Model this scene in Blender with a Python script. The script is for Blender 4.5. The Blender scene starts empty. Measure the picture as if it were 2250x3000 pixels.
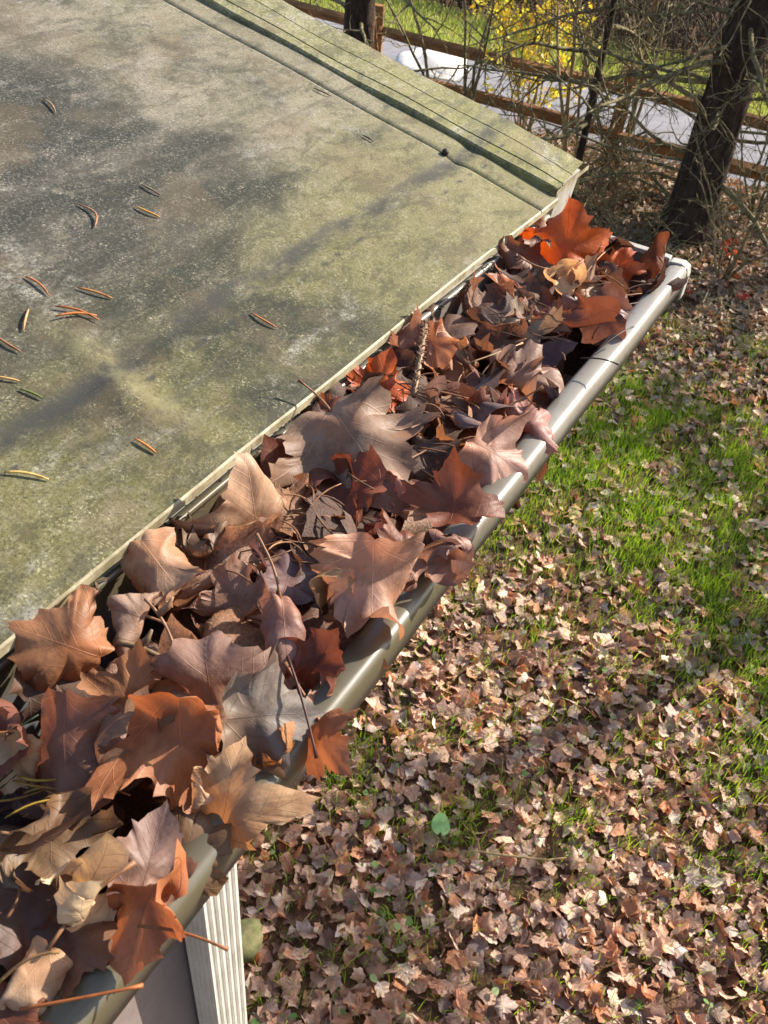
import bpy, math, random
import numpy as np
from mathutils import Vector, Matrix

S = bpy.context.scene
COL = S.collection
rnd = random.Random(7)
rs = np.random.RandomState(11)
pi = math.pi

# ------------------------------------------------------------------ camera, sky, sun, exposure
CAM_Z = 3.2
ROT = Matrix(((0.8540, -0.3948, 0.3388), (0.5143, 0.5429, -0.6639), (0.0782, 0.7413, 0.6667)))
cd = bpy.data.cameras.new('camera')
cam = bpy.data.objects.new('camera', cd)
COL.objects.link(cam)
cam.matrix_world = Matrix.Translation((0, 0, CAM_Z)) @ ROT.to_quaternion().to_matrix().to_4x4()
cd.sensor_fit = 'VERTICAL'; cd.sensor_height = 24.0; cd.sensor_width = 18.0; cd.lens = 20.8
cd.clip_start = 0.02; cd.clip_end = 400
cd.dof.use_dof = True; cd.dof.focus_distance = 0.66; cd.dof.aperture_fstop = 24.0
S.camera = cam

SUN_AZ = math.atan2(0.50, 0.866)          # from +Y towards +X
SUN_EL = math.radians(31)
w = bpy.data.worlds.new('World'); S.world = w; w.use_nodes = True
wn = w.node_tree.nodes; wl = w.node_tree.links
sky = wn.new('ShaderNodeTexSky'); sky.sky_type = 'NISHITA'; sky.sun_disc = False
sky.sun_elevation = SUN_EL; sky.sun_rotation = SUN_AZ; sky.air_density = 1.0; sky.dust_density = 1.5
bg = wn['Background']; wl.new(sky.outputs[0], bg.inputs[0]); bg.inputs[1].default_value = 0.12
sd = bpy.data.lights.new('sun', 'SUN'); sd.energy = 5.0; sd.angle = math.radians(0.53); sd.color = (1.0, 0.92, 0.80)
sun = bpy.data.objects.new('sun', sd); COL.objects.link(sun)
SUNV = Vector((math.sin(SUN_AZ) * math.cos(SUN_EL), math.cos(SUN_AZ) * math.cos(SUN_EL), math.sin(SUN_EL)))
sun.rotation_euler = SUNV.to_track_quat('Z', 'Y').to_euler(); sun.location = SUNV * 30
S.view_settings.view_transform = 'Standard'; S.view_settings.look = 'None'
S.view_settings.gamma = 1.0; S.view_settings.exposure = 1.15
S.cycles.max_bounces = 8; S.cycles.transparent_max_bounces = 4

# ------------------------------------------------------------------ helpers
def lin(c):
    return tuple(((v / 255) / 12.92 if v <= 10 else (((v / 255) + .055) / 1.055) ** 2.4) for v in c[:3]) + (1.0,)

class NT:
    """small node-tree writer"""
    def __init__(self, name, rough=0.7):
        self.m = bpy.data.materials.new(name); self.m.use_nodes = True
        self.t = self.m.node_tree; self.n = self.t.nodes
        self.b = self.n['Principled BSDF']; self.out = self.n['Material Output']
        self.b.inputs['Roughness'].default_value = rough
    def link(self, v, sock):
        if isinstance(v, bpy.types.NodeSocket): self.t.links.new(v, sock)
        elif v is not None:
            if sock.type == 'RGBA' and len(v) == 3: v = (*v, 1)
            sock.default_value = v
    def tex(self, scale, detail=4, rough=.55, vec=None, kind='Noise', dist=0.0, out=0):
        n = self.n.new('ShaderNodeTex' + kind)
        n.inputs['Scale'].default_value = scale
        if kind == 'Noise':
            n.inputs['Detail'].default_value = detail; n.inputs['Roughness'].default_value = rough
            n.inputs['Distortion'].default_value = dist
        if vec is not None: self.link(vec, n.inputs['Vector'])
        return n.outputs[out]
    def coord(self, which='Object'):
        return self.n.new('ShaderNodeTexCoord').outputs[which]
    def mapv(self, v, scale=(1, 1, 1), loc=(0, 0, 0), rot=(0, 0, 0)):
        n = self.n.new('ShaderNodeMapping'); self.link(v, n.inputs['Vector'])
        n.inputs['Scale'].default_value = scale; n.inputs['Location'].default_value = loc; n.inputs['Rotation'].default_value = rot
        return n.outputs[0]
    def ramp(self, v, a, b, lo=0.0, hi=1.0):
        n = self.n.new('ShaderNodeMapRange'); n.interpolation_type = 'SMOOTHSTEP'
        self.link(v, n.inputs[0]); n.inputs[1].default_value = a; n.inputs[2].default_value = b
        n.inputs[3].default_value = lo; n.inputs[4].default_value = hi
        return n.outputs[0]
    def mix(self, f, a, b, mode='MIX'):
        n = self.n.new('ShaderNodeMix'); n.data_type = 'RGBA'; n.blend_type = mode
        self.link(f, n.inputs[0]); self.link(a, n.inputs[6]); self.link(b, n.inputs[7])
        return n.outputs[2]
    def math(self, op, a, b=0.0, c=0.0):
        n = self.n.new('ShaderNodeMath'); n.operation = op
        for i, v in enumerate((a, b, c)): self.link(v, n.inputs[i])
        return n.outputs[0]
    def sep(self, v):
        n = self.n.new('ShaderNodeSeparateXYZ'); self.link(v, n.inputs[0]); return n.outputs
    def bump(self, h, strength=.3, dist=.001, normal=None):
        n = self.n.new('ShaderNodeBump'); n.inputs['Strength'].default_value = strength; n.inputs['Distance'].default_value = dist
        self.link(h, n.inputs['Height'])
        if normal is not None: self.link(normal, n.inputs['Normal'])
        return n.outputs[0]
    def done(self, color=None, rough=None, normal=None, metal=None, spec=None):
        self.link(color, self.b.inputs['Base Color']); self.link(rough, self.b.inputs['Roughness'])
        if normal is not None: self.link(normal, self.b.inputs['Normal'])
        if metal is not None: self.b.inputs['Metallic'].default_value = metal
        if spec is not None: self.b.inputs['Specular IOR Level'].default_value = spec
        return self.m

def mesh(name, V, F, mat=None, smooth=True, uv=None, tint=None):
    """V: (n,3), F: list of index tuples or an (m,k) int array"""
    me = bpy.data.meshes.new(name)
    V = np.asarray(V, dtype=np.float32).reshape(-1, 3)
    if isinstance(F, np.ndarray):
        k = F.shape[1]; tot = np.full(len(F), k, np.int32); flat = F.astype(np.int32).ravel()
    else:
        tot = np.array([len(f) for f in F], np.int32); flat = np.array([i for f in F for i in f], np.int32)
    st = np.concatenate(([0], np.cumsum(tot)[:-1])).astype(np.int32)
    me.vertices.add(len(V)); me.vertices.foreach_set('co', V.ravel())
    me.loops.add(len(flat)); me.loops.foreach_set('vertex_index', flat)
    me.polygons.add(len(tot)); me.polygons.foreach_set('loop_start', st); me.polygons.foreach_set('loop_total', tot)
    me.polygons.foreach_set('use_smooth', np.full(len(tot), smooth, bool))
    if uv is not None:
        l = me.uv_layers.new(name='UVMap'); l.data.foreach_set('uv', np.asarray(uv, np.float32)[flat].ravel())
    if tint is not None:
        a = me.attributes.new('tint', 'FLOAT_COLOR', 'POINT')
        t = np.ones((len(V), 4), np.float32); t[:, :3] = tint; a.data.foreach_set('color', t.ravel())
    me.update(calc_edges=True); me.validate()
    if mat: me.materials.append(mat)
    return me

def obj(name, me, parent=None, loc=None):
    o = bpy.data.objects.new(name, me); COL.objects.link(o)
    if parent: o.parent = parent
    if loc is not None: o.location = loc
    return o

def tag(o, label=None, cat=None, group=None, kind=None):
    if label: o['label'] = label
    if cat: o['category'] = cat
    if group: o['group'] = group
    if kind: o['kind'] = kind
    return o

class MB:
    """collects tubes, boxes and quads into one mesh"""
    def __init__(self): self.V = []; self.F = []
    def tube(self, pts, rad, sides=6, cap=True, squash=1.0):
        pts = [Vector(p) for p in pts]; n0 = len(self.V); N = len(pts)
        if not hasattr(rad, '__len__'): rad = [rad] * N
        side = None
        for i, p in enumerate(pts):
            t = (pts[min(i + 1, N - 1)] - pts[max(i - 1, 0)])
            t = t.normalized() if t.length > 1e-9 else Vector((0, 0, 1))
            if side is None: side = t.orthogonal().normalized()
            side = side - t * side.dot(t)
            side = side.normalized() if side.length > 1e-6 else t.orthogonal().normalized()
            up = t.cross(side)
            for k in range(sides):
                a = 2 * pi * k / sides
                self.V.append(p + (side * math.cos(a) + up * math.sin(a) * squash) * rad[i])
        for i in range(N - 1):
            for k in range(sides):
                a = n0 + i * sides + k; b = n0 + i * sides + (k + 1) % sides
                self.F.append((a, b, b + sides, a + sides))
        if cap:
            self.F.append(tuple(n0 + k for k in range(sides))[::-1])
            self.F.append(tuple(n0 + (N - 1) * sides + k for k in range(sides)))
    def box(self, a, b, R=None, o=(0, 0, 0)):
        n0 = len(self.V)
        for z in (a[2], b[2]):
            for x, y in ((a[0], a[1]), (b[0], a[1]), (b[0], b[1]), (a[0], b[1])):
                v = Vector((x, y, z))
                if R is not None: v = R @ v
                self.V.append(v + Vector(o))
        for f in ((3, 2, 1, 0), (4, 5, 6, 7), (0, 1, 5, 4), (1, 2, 6, 5), (2, 3, 7, 6), (3, 0, 4, 7)):
            self.F.append(tuple(n0 + i for i in f))
    def prism(self, prof, y0, y1, f=lambda x, y, z: (x, y, z)):
        """closed (x,z) profile extruded along y"""
        n0 = len(self.V); n = len(prof)
        for y in (y0, y1):
            for x, z in prof: self.V.append(Vector(f(x, y, z)))
        for i in range(n): self.F.append((n0 + i, n0 + (i + 1) % n, n0 + n + (i + 1) % n, n0 + n + i))
        self.F.append(tuple(n0 + i for i in range(n))[::-1]); self.F.append(tuple(n0 + n + i for i in range(n)))
    def build(self, name, mat, parent=None, smooth=False):
        return obj(name, mesh(name, [tuple(v) for v in self.V], self.F, mat, smooth), parent)

def bevel(o, wdt, seg=2):
    m = o.modifiers.new('bevel', 'BEVEL'); m.width = wdt; m.segments = seg; m.limit_method = 'ANGLE'; m.angle_limit = math.radians(40)
    return o

# ------------------------------------------------------------------ materials
def M_roof(cap=False):
    t = NT('weathered_roof_paint' if not cap else 'algae_green_cap_paint'); c = t.coord()
    x, y, z = t.sep(c)[:3]
    streak = t.mapv(c, (1.0, .28, 1.0), rot=(0, 0, .25))
    big = t.tex(5.5, 5, .6, c, dist=.4); mid = t.tex(26, 7, .68, streak, dist=.3); mid2 = t.tex(60, 6, .7, c)
    fine = t.tex(420, 4, .75, c); fine2 = t.tex(900, 3, .7, c)
    pale = lin((160, 155, 146)); pink = lin((132, 121, 112)); green = lin((98, 93, 46)); dark = lin((36, 40, 35)); yel = lin((138, 133, 92))
    col = t.mix(t.ramp(mid, .35, .65), pink, lin((92, 88, 78)))
    # algae: strong near the eave (low x is up the slope) and at the left
    up = t.ramp(x, -.62, -.30)
    al = t.ramp(t.math('ADD', t.math('MULTIPLY', big, .75), t.math('MULTIPLY', up, .38) if not cap else .42), .48, .72)
    if cap: green = lin((116, 112, 50))
    col = t.mix(t.math('MULTIPLY', al, .85), col, green)
    patch = t.tex(110, 6, .75, c, dist=.8); crisp = t.tex(400, 5, .85, t.mapv(c, (1, .7, 1)))
    col = t.mix(t.math('MULTIPLY', t.ramp(patch, .48, .60), t.math('MULTIPLY', al, .45)), col, lin((118, 113, 92)))
    col = t.mix(t.math('MULTIPLY', t.math('MULTIPLY', t.ramp(crisp, .51, .57), t.ramp(patch, .38, .58, .25, 1.0)), .7), col, t.mix(up, lin((158, 151, 140)), lin((136, 131, 100))))
    col = t.mix(t.math('MULTIPLY', t.ramp(crisp, .46, .40), .6), col, t.mix(up, lin((84, 82, 76)), lin((78, 80, 46))))
    if not cap: col = t.mix(t.math('MULTIPLY', t.ramp(y, .42, .80), .38), col, lin((150, 141, 100)))
    # darker tone higher up and to the near side
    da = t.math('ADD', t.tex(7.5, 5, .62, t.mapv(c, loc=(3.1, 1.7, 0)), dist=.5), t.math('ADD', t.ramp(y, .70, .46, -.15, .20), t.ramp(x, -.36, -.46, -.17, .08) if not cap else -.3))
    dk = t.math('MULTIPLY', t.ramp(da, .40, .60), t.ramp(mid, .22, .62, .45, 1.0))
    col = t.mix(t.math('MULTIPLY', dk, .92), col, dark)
    # pale lichen blotches and speckle
    bl = t.math('MULTIPLY', t.ramp(t.tex(15, 6, .68, t.mapv(c, (1, .6, 1), loc=(.4, 2.2, 0)), dist=.6), .53, .66), t.math('MULTIPLY', t.ramp(mid2, .38, .62), t.ramp(crisp, .42, .56, .15, 1.0)))
    col = t.mix(t.math('MULTIPLY', bl, .8), col, pale)
    col = t.mix(t.math('MULTIPLY', t.ramp(fine, .5, .68), .4), col, t.mix(up, pale, yel))
    col = t.mix(t.math('MULTIPLY', t.ramp(fine2, .56, .7), .6), col, lin((70, 70, 58)))
    sc = t.tex(80, 3, .6, t.mapv(c, (.9, .04, 1), rot=(0, 0, .22)))
    col = t.mix(t.math('MULTIPLY', t.ramp(sc, .57, .68), .45), col, lin((84, 82, 72)))
    mot = t.tex(46, 7, .78, t.mapv(c, (1, .55, 1), loc=(5, 1, 0), rot=(0, 0, .2)), dist=.5)
    col = t.mix(t.math('MULTIPLY', t.ramp(mot, .51, .40), .5), col, lin((58, 56, 44)))
    col = t.mix(t.math('MULTIPLY', t.ramp(mot, .54, .66), .30), col, lin((160, 148, 128)))
    col = t.mix(t.math('MULTIPLY', t.ramp(t.tex(12, 4, .6, t.mapv(c, loc=(8, 3, 0))), .52, .66), .35), col, lin((112, 96, 74)))
    fl = t.tex(560, 3, .7, t.mapv(c, loc=(2, 7, 0)))
    col = t.mix(t.math('MULTIPLY', t.math('MULTIPLY', t.ramp(fl, .57, .63), t.math('MULTIPLY', t.ramp(mid2, .42, .60), t.ramp(mot, .40, .58, .25, 1.0))), .6), col, t.mix(up, lin((186, 180, 168)), lin((190, 184, 146))))
    col = t.mix(t.math('MULTIPLY', t.ramp(fl, .42, .37), .65), col, lin((48, 46, 38)))
    # grime caught in the shallow fold that runs along the eave
    fx = t.math('ADD', x, t.math('MULTIPLY', t.math('SUBTRACT', t.tex(9, 3, .5, c), .5), .022))
    fold = t.math('MULTIPLY', t.ramp(t.math('ABSOLUTE', t.math('ADD', fx, .3745)), .015, .002), t.ramp(t.tex(34, 6, .78, t.mapv(c, (1, .5, 1))), .34, .56))
    fold2 = t.math('MULTIPLY', t.ramp(t.math('ABSOLUTE', t.math('ADD', fx, .352)), .004, .0005), t.ramp(t.tex(50, 5, .7, c), .46, .62))
    col = t.mix(t.math('MULTIPLY', t.math('MAXIMUM', fold, fold2), .85), col, lin((56, 56, 54)))
    # yellow bloom along the lap
    ly = t.math('ABSOLUTE', t.math('SUBTRACT', t.math('ADD', y, t.math('MULTIPLY', t.math('SUBTRACT', t.tex(14, 3, .5, c), .5), .02)), .338))
    lap = t.math('MULTIPLY', t.ramp(ly, .016, .002), t.math('MULTIPLY', t.ramp(x, -.45, -.41), t.ramp(x, -.285, -.31)))
    lap = t.math('MULTIPLY', lap, t.ramp(t.tex(70, 6, .75, c), .38, .6))
    col = t.mix(t.math('MULTIPLY', lap, .45 if not cap else 0.0), col, lin((146, 140, 100)))
    h = t.math('ADD', t.math('MULTIPLY', fine, .6), t.math('MULTIPLY', mid2, .8))
    col = t.mix(1.0, col, (.80, .80, .79) if not cap else (1, 1, 1), 'MULTIPLY')
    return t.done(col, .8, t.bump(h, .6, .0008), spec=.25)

def M_simple(name, base, var, rough=.6, scale=30, bump=.15, dist=.0005, spec=.4, metal=0.0, coords='Object', stretch=(1, 1, 1)):
    t = NT(name); c = t.mapv(t.coord(coords), stretch)
    n = t.tex(scale, 6, .65, c); n2 = t.tex(scale * 7, 4, .6, c)
    col = t.mix(t.ramp(n, .3, .7), lin(base), lin(var))
    col = t.mix(t.math('MULTIPLY', t.ramp(n2, .55, .75), .35), col, tuple(v * .6 for v in lin(var)[:3]))
    return t.done(col, rough, t.bump(t.math('ADD', n, n2), bump, dist), metal=metal, spec=spec)

ZT = CAM_Z - .363
def M_gutter():
    t = NT('gutter_enamel'); c = t.coord(); x, y, z = t.sep(c)[:3]
    n = t.tex(18, 6, .65, c); n2 = t.tex(160, 4, .7, c)
    clean = lin((134, 128, 119)); olive = lin((76, 69, 48))
    near = t.ramp(t.math('ADD', y, t.math('MULTIPLY', t.math('SUBTRACT', n, .5), .25)), .60, .28, .06, .9)  # near half goes olive: algae colour with the shade there painted in
    col = t.mix(near, clean, olive)
    col = t.mix(t.math('MULTIPLY', t.ramp(n2, .52, .72), .35), col, lin((96, 88, 70)))
    col = t.mix(t.math('MULTIPLY', t.ramp(t.tex(40, 4, .6, t.mapv(c, (3, .4, 1))), .55, .75), .3), col, lin((120, 112, 96)))
    grime_shade = t.math('MULTIPLY', t.ramp(t.math('ADD', z, t.math('MULTIPLY', t.math('SUBTRACT', n, .5), .02)), ZT - .008, ZT - .030), .75)  # blue-grey below the lip: grime and the trough's shade in one colour
    col = t.mix(grime_shade, col, lin((92, 94, 100)))
    return t.done(col, t.ramp(n, .3, .7, .26, .42), t.bump(n2, .06, .0003), spec=.6)

def M_leaf(name, attr=False, veins=True):
    t = NT(name)
    if attr:
        a = t.n.new('ShaderNodeAttribute'); a.attribute_name = 'tint'; base = a.outputs['Color']
    else:
        base = t.n.new('ShaderNodeObjectInfo').outputs['Color']
    c = t.coord(); rndv = t.n.new('ShaderNodeObjectInfo').outputs['Random']
    uvn = t.n.new('ShaderNodeUVMap'); uvn.uv_map = 'UVMap'; uv = uvn.outputs[0]
    u, v, _ = t.sep(uv)[:3]
    bl = t.tex(34 if not attr else 25, 5, .65, c); fi = t.tex(260, 4, .7, c)
    dark = t.mix(1.0, base, (.62, .55, .50), 'MULTIPLY'); warm = t.mix(1.0, base, (1.25, .95, .72), 'MULTIPLY')
    col = t.mix(t.ramp(bl, .38, .62), base, dark)
    col = t.mix(t.math('MULTIPLY', t.ramp(t.tex(20, 3, .5, c), .54, .68), .6), col, warm)
    col = t.mix(t.math('MULTIPLY', t.ramp(fi, .60, .72), .45), col, t.mix(1.0, base, (.45, .40, .36), 'MULTIPLY'))
    normal = None
    if veins:
        au = t.math('ABSOLUTE', u)
        ang = t.math('ARCTAN2', au, v)
        vm = None; sec = None
        for k, (deg, lo, hi) in enumerate(((0, -1, 27), (52, 27, 68), (84, 68, 200))):
            s_, c_ = math.sin(math.radians(deg)), math.cos(math.radians(deg))
            al = t.math('ADD', t.math('MULTIPLY', au, s_), t.math('MULTIPLY', v, c_))
            pe = t.math('ABSOLUTE', t.math('SUBTRACT', t.math('MULTIPLY', au, c_), t.math('MULTIPLY', v, s_)))
            wd = t.math('MULTIPLY_ADD', al, -.006, .0085)
            m = t.math('MULTIPLY', t.ramp(t.math('DIVIDE', pe, wd), 1.0, .35), t.ramp(al, -.01, .10))
            fr = t.math('FRACT', t.math('MULTIPLY', t.math('SUBTRACT', al, t.math('MULTIPLY', pe, 1.15)), 7.5))
            sc = t.ramp(t.math('ABSOLUTE', t.math('SUBTRACT', fr, .5)), .055, .01)
            inside = t.math('MULTIPLY', t.math('GREATER_THAN', ang, math.radians(lo)), t.math('LESS_THAN', ang, math.radians(hi)))
            sc = t.math('MULTIPLY', t.math('MULTIPLY', sc, inside), t.math('MULTIPLY', t.ramp(al, .16, .3), t.ramp(pe, .30, .05)))
            vm = m if vm is None else t.math('MAXIMUM', vm, m); sec = sc if sec is None else t.math('MAXIMUM', sec, sc)
        vein = t.math('MAXIMUM', vm, t.math('MULTIPLY', sec, .5))
        # some leaves show pale veins, some dark ones
        vcol = t.mix(t.math('GREATER_THAN', rndv, .55), t.mix(1.0, base, (1.35, 1.3, 1.2), 'MULTIPLY'), t.mix(1.0, base, (.5, .42, .38), 'MULTIPLY'))
        col = t.mix(t.math('MULTIPLY', vein, .5), col, vcol)
        h = t.math('ADD', t.math('MULTIPLY', vein, .4), t.math('ADD', t.math('MULTIPLY', fi, .35), t.math('MULTIPLY', t.tex(70, 4, .6, c), 1.1)))
        normal = t.bump(h, .55, .0012)
    gm = t.n.new('ShaderNodeNewGeometry')
    col = t.mix(t.math('MULTIPLY', gm.outputs['Backfacing'], .35), col, t.mix(1.0, base, (1.15, 1.12, 1.1), 'MULTIPLY'))
    t.done(col, .52 if not attr else .6, normal, spec=.38)
    tr = t.n.new('ShaderNodeBsdfTranslucent')
    t.link(t.mix(1.0, col, (1.35, .97, .68), 'MULTIPLY'), tr.inputs[0])
    if normal is not None: t.link(normal, tr.inputs['Normal'])
    mx = t.n.new('ShaderNodeMixShader'); mx.inputs[0].default_value = .30 if not attr else .22
    t.t.links.new(t.b.outputs[0], mx.inputs[1]); t.t.links.new(tr.outputs[0], mx.inputs[2]); t.t.links.new(mx.outputs[0], t.out.inputs[0])
    return t.m

def M_blade(name, boost=(1.2, 1.25, .5), f=.4, rough=.5):
    t = NT(name); a = t.n.new('ShaderNodeAttribute'); a.attribute_name = 'tint'; base = a.outputs['Color']
    t.done(base, rough, spec=.3)
    tr = t.n.new('ShaderNodeBsdfTranslucent'); t.link(t.mix(1.0, base, boost, 'MULTIPLY'), tr.inputs[0])
    mx = t.n.new('ShaderNodeMixShader'); mx.inputs[0].default_value = f
    t.t.links.new(t.b.outputs[0], mx.inputs[1]); t.t.links.new(tr.outputs[0], mx.inputs[2]); t.t.links.new(mx.outputs[0], t.out.inputs[0])
    return t.m

def M_objcolor(name, rough=.6, scale=200):
    t = NT(name); base = t.n.new('ShaderNodeObjectInfo').outputs['Color']; c = t.coord()
    col = t.mix(t.ramp(t.tex(scale, 4, .6, c), .4, .7), base, t.mix(1.0, base, (.6, .55, .5), 'MULTIPLY'))
    return t.done(col, rough, spec=.3)

def M_ground():
    t = NT('soil_and_litter'); c = t.coord()
    n = t.tex(1.1, 5, .6, c); n2 = t.tex(16, 6, .7, c); n3 = t.tex(70, 5, .7, c)
    soil = t.mix(t.ramp(n2, .35, .65), lin((70, 52, 38)), lin((112, 84, 62)))
    soil = t.mix(t.math('MULTIPLY', t.ramp(n3, .5, .66), .7), soil, lin((150, 120, 94)))
    soil = t.mix(t.math('MULTIPLY', t.ramp(n, .5, .62), .5), soil, lin((70, 82, 40)))
    x, y, z = t.sep(c)[:3]
    yy = t.math('ADD', y, t.math('MULTIPLY', n, 1.2))
    far = t.math('MULTIPLY', t.ramp(yy, 11.6, 12.3), t.ramp(yy, 14.5, 13.9))
    col = t.mix(far, soil, t.mix(t.ramp(n2, .3, .7), lin((124, 128, 74)), lin((164, 160, 110))))
    return t.done(col, .95, t.bump(t.math('ADD', n2, n3), .8, .02), spec=.1)

MAT = dict(
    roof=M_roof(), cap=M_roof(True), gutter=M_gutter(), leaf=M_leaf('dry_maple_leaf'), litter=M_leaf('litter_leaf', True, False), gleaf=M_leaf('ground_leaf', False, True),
    trim=M_simple('painted_trim', (180, 176, 168), (150, 144, 130), .5, 40, .1),
    cream=M_simple('cream_edge', (166, 156, 128), (112, 102, 74), .6, 60, .2),
    grime=M_simple('dark_grime', (64, 50, 40), (104, 84, 62), .9, 300, .6),
    spout=M_simple('downspout_enamel', (222, 216, 204), (204, 196, 182), .42, 12, .03),
    wall=M_simple('taupe_wall_paint', (134, 120, 114), (120, 106, 100), .7, 9, .08),
    soffit=M_simple('soffit_board', (176, 166, 150), (150, 138, 122), .7, 14, .1),
    stalk=M_objcolor('leaf_stalk', .5), needle=M_objcolor('needle', .55),
    bark=M_simple('spruce_bark', (84, 70, 60), (50, 41, 36), .95, 22, 1.0, .02, .1, stretch=(1, 1, .45)),
    limb=M_simple('lichened_dead_wood', (140, 130, 94), (70, 58, 46), .9, 26, .6, .004, .15),
    twig=M_simple('pale_twig_bark', (176, 152, 108), (124, 102, 72), .85, 30, .4, .003, .15),
    redtwig=M_simple('brown_sapling_bark', (150, 104, 60), (112, 76, 46), .8, 30, .4, .003, .2),
    brush=M_simple('dark_brushwood', (92, 78, 68), (60, 50, 46), .9, 26, .5, .004, .1),
    rail=M_simple('split_rail_wood', (156, 112, 72), (104, 72, 46), .9, 14, .7, .006, .15, stretch=(.25, 1, 1)),
    asphalt=M_simple('worn_asphalt', (136, 134, 138), (116, 114, 118), .9, 6, .4, .004, .2),
    sunpatch=M_simple('sunpatch_mound', (236, 232, 224), (214, 208, 198), .85, 6, .5, .01, .2),
    nut=M_simple('dark_seed_husk', (52, 36, 26), (30, 22, 18), .6, 120, .6, .001),
    ground=M_ground(), grass=M_blade('grass_blade'), yellow=M_blade('yellow_shrub_leaf', (1.2, 1.1, .4), .45),
)

# ------------------------------------------------------------------ setting: ground, drive
ZG = CAM_Z - .363                  # top of the gutter
EX, EZ, PT = -.2755, CAM_Z - .343, .215

def gz(x, y):
    return .03 * math.sin(x * 1.3 + .5) * math.cos(y * .9) + .015 * math.sin(x * 3.1 + y * 2.3)
def gzn(x, y):
    return .03 * np.sin(x * 1.3 + .5) * np.cos(y * .9) + .015 * np.sin(x * 3.1 + y * 2.3)

gx = np.concatenate((np.linspace(-160, -12, 10), np.linspace(-11, 9, 81), np.linspace(10, 160, 10)))
gy = np.concatenate((np.linspace(-160, -4, 8), np.linspace(-3, 22, 101), np.linspace(24, 240, 12)))
GX, GY = np.meshgrid(gx, gy)
near = ((GX > -11.1) & (GX < 9.1) & (GY > -3.1) & (GY < 22.1)) & ~((GY > 9.1) & (GY < 11.9))
GZ = np.where(near, gzn(GX, GY), 0) - np.where((GY > 9.1) & (GY < 11.9), .03, 0)
idx = np.arange(GX.size).reshape(GX.shape)
F = np.stack((idx[:-1, :-1], idx[:-1, 1:], idx[1:, 1:], idx[1:, :-1]), -1).reshape(-1, 4)
tag(obj('ground', mesh('ground', np.stack((GX, GY, GZ), -1), F, MAT['ground'])), 'leaf strewn yard ground', kind='structure')

rx = np.linspace(-60, 60, 121)
rv = []
for x in rx:
    e = .09 * math.sin(x * 1.7) + .05 * math.sin(x * 4.3)
    rv += [(x, 9.35 + e, -.012), (x, 9.5 + e, .012), (x, 10.4, .03), (x, 11.35 + e * .7, .012), (x, 11.5 + e * .7, -.012)]
rf = [(i * 5 + k, i * 5 + k + 5, i * 5 + k + 6, i * 5 + k + 1) for i in range(120) for k in range(4)]
tag(obj('driveway', mesh('driveway', rv, rf, MAT['asphalt'])), 'pale grey asphalt drive beyond the rail fence', kind='structure')

# ------------------------------------------------------------------ the shed: roof, edge cap, fascia, wall
shed = obj('garden_shed', None, loc=(-1.6, -.8, 0))
tag(shed, 'shed with a low algae stained metal roof and taupe wall under the gutter', 'shed')
OFF = Vector((1.6, .8, 0))
def shed_part(name, V, Fc, mat, smooth=False, parent=None):
    o = obj(name, mesh(name, V, Fc, mat, smooth)); o.parent = parent or shed
    o.location = OFF if parent is None else (0, 0, 0)
    return o

def roof_h(X, Y):
    """height of the roof sheet over the plane of the roof"""
    h = .0007 * np.sin(X * 31 + 1) * np.sin(Y * 17) + .0012 * np.sin(X * 9 + Y * 7)
    h = h - .0026 * np.exp(-((X + .374 + .003 * np.sin(Y * 23)) / .010) ** 2) * (.75 + .35 * np.sin(Y * 41))
    lapw = 1 / (1 + np.exp(-(X + .43) / .012)) * (1 - 1 / (1 + np.exp(-(X + .30) / .010)))
    h = h + .0030 * np.exp(-((Y - .338 - .02 * np.sin(X * 24)) / .013) ** 2) * lapw * (.8 + .3 * np.sin(X * 70))
    h = h + .0018 * np.exp(-((X + .30) / .03) ** 2) * np.exp(-((Y - .36) / .05) ** 2)
    return h
YE = .846
ax = np.concatenate((np.linspace(-3.2, -.9, 24), np.linspace(-.89, EX, 300)))
ay = np.concatenate((np.linspace(-2.2, -.02, 20), np.linspace(0, YE - .045, 260), YE - np.array([.043, .0425, .0415, .041, .03, .015, .004, 0])))
RX, RY = np.meshgrid(ax, ay)
grv = -.0016 * ((RY > YE - .0427) & (RY < YE - .0412))
RZ = EZ + (EX - RX) * PT + roof_h(RX, RY) + grv
idx = np.arange(RX.size).reshape(RX.shape)
F = np.stack((idx[:-1, :-1], idx[:-1, 1:], idx[1:, 1:], idx[1:, :-1]), -1).reshape(-1, 4)
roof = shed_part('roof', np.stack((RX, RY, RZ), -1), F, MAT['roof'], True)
roof['label'] = 'algae stained grey green metal roof sheet'
# turned down eave edge, one strip per sheet
n = len(ay); ev = []; ef = []
for i, y in enumerate(ay):
    z = RZ[i, -1]
    ev += [(EX, y, z), (EX + .0012, y, z - .0012), (EX + .0012, y, z - .0065), (EX - .004, y, z - .0068)]
for i in range(n - 1):
    for k in range(3): ef.append((i * 4 + k, i * 4 + 4 + k, i * 4 + 5 + k, i * 4 + 1 + k))
shed_part('eave_edge', ev, ef, MAT['cream'], False, roof)
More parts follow.
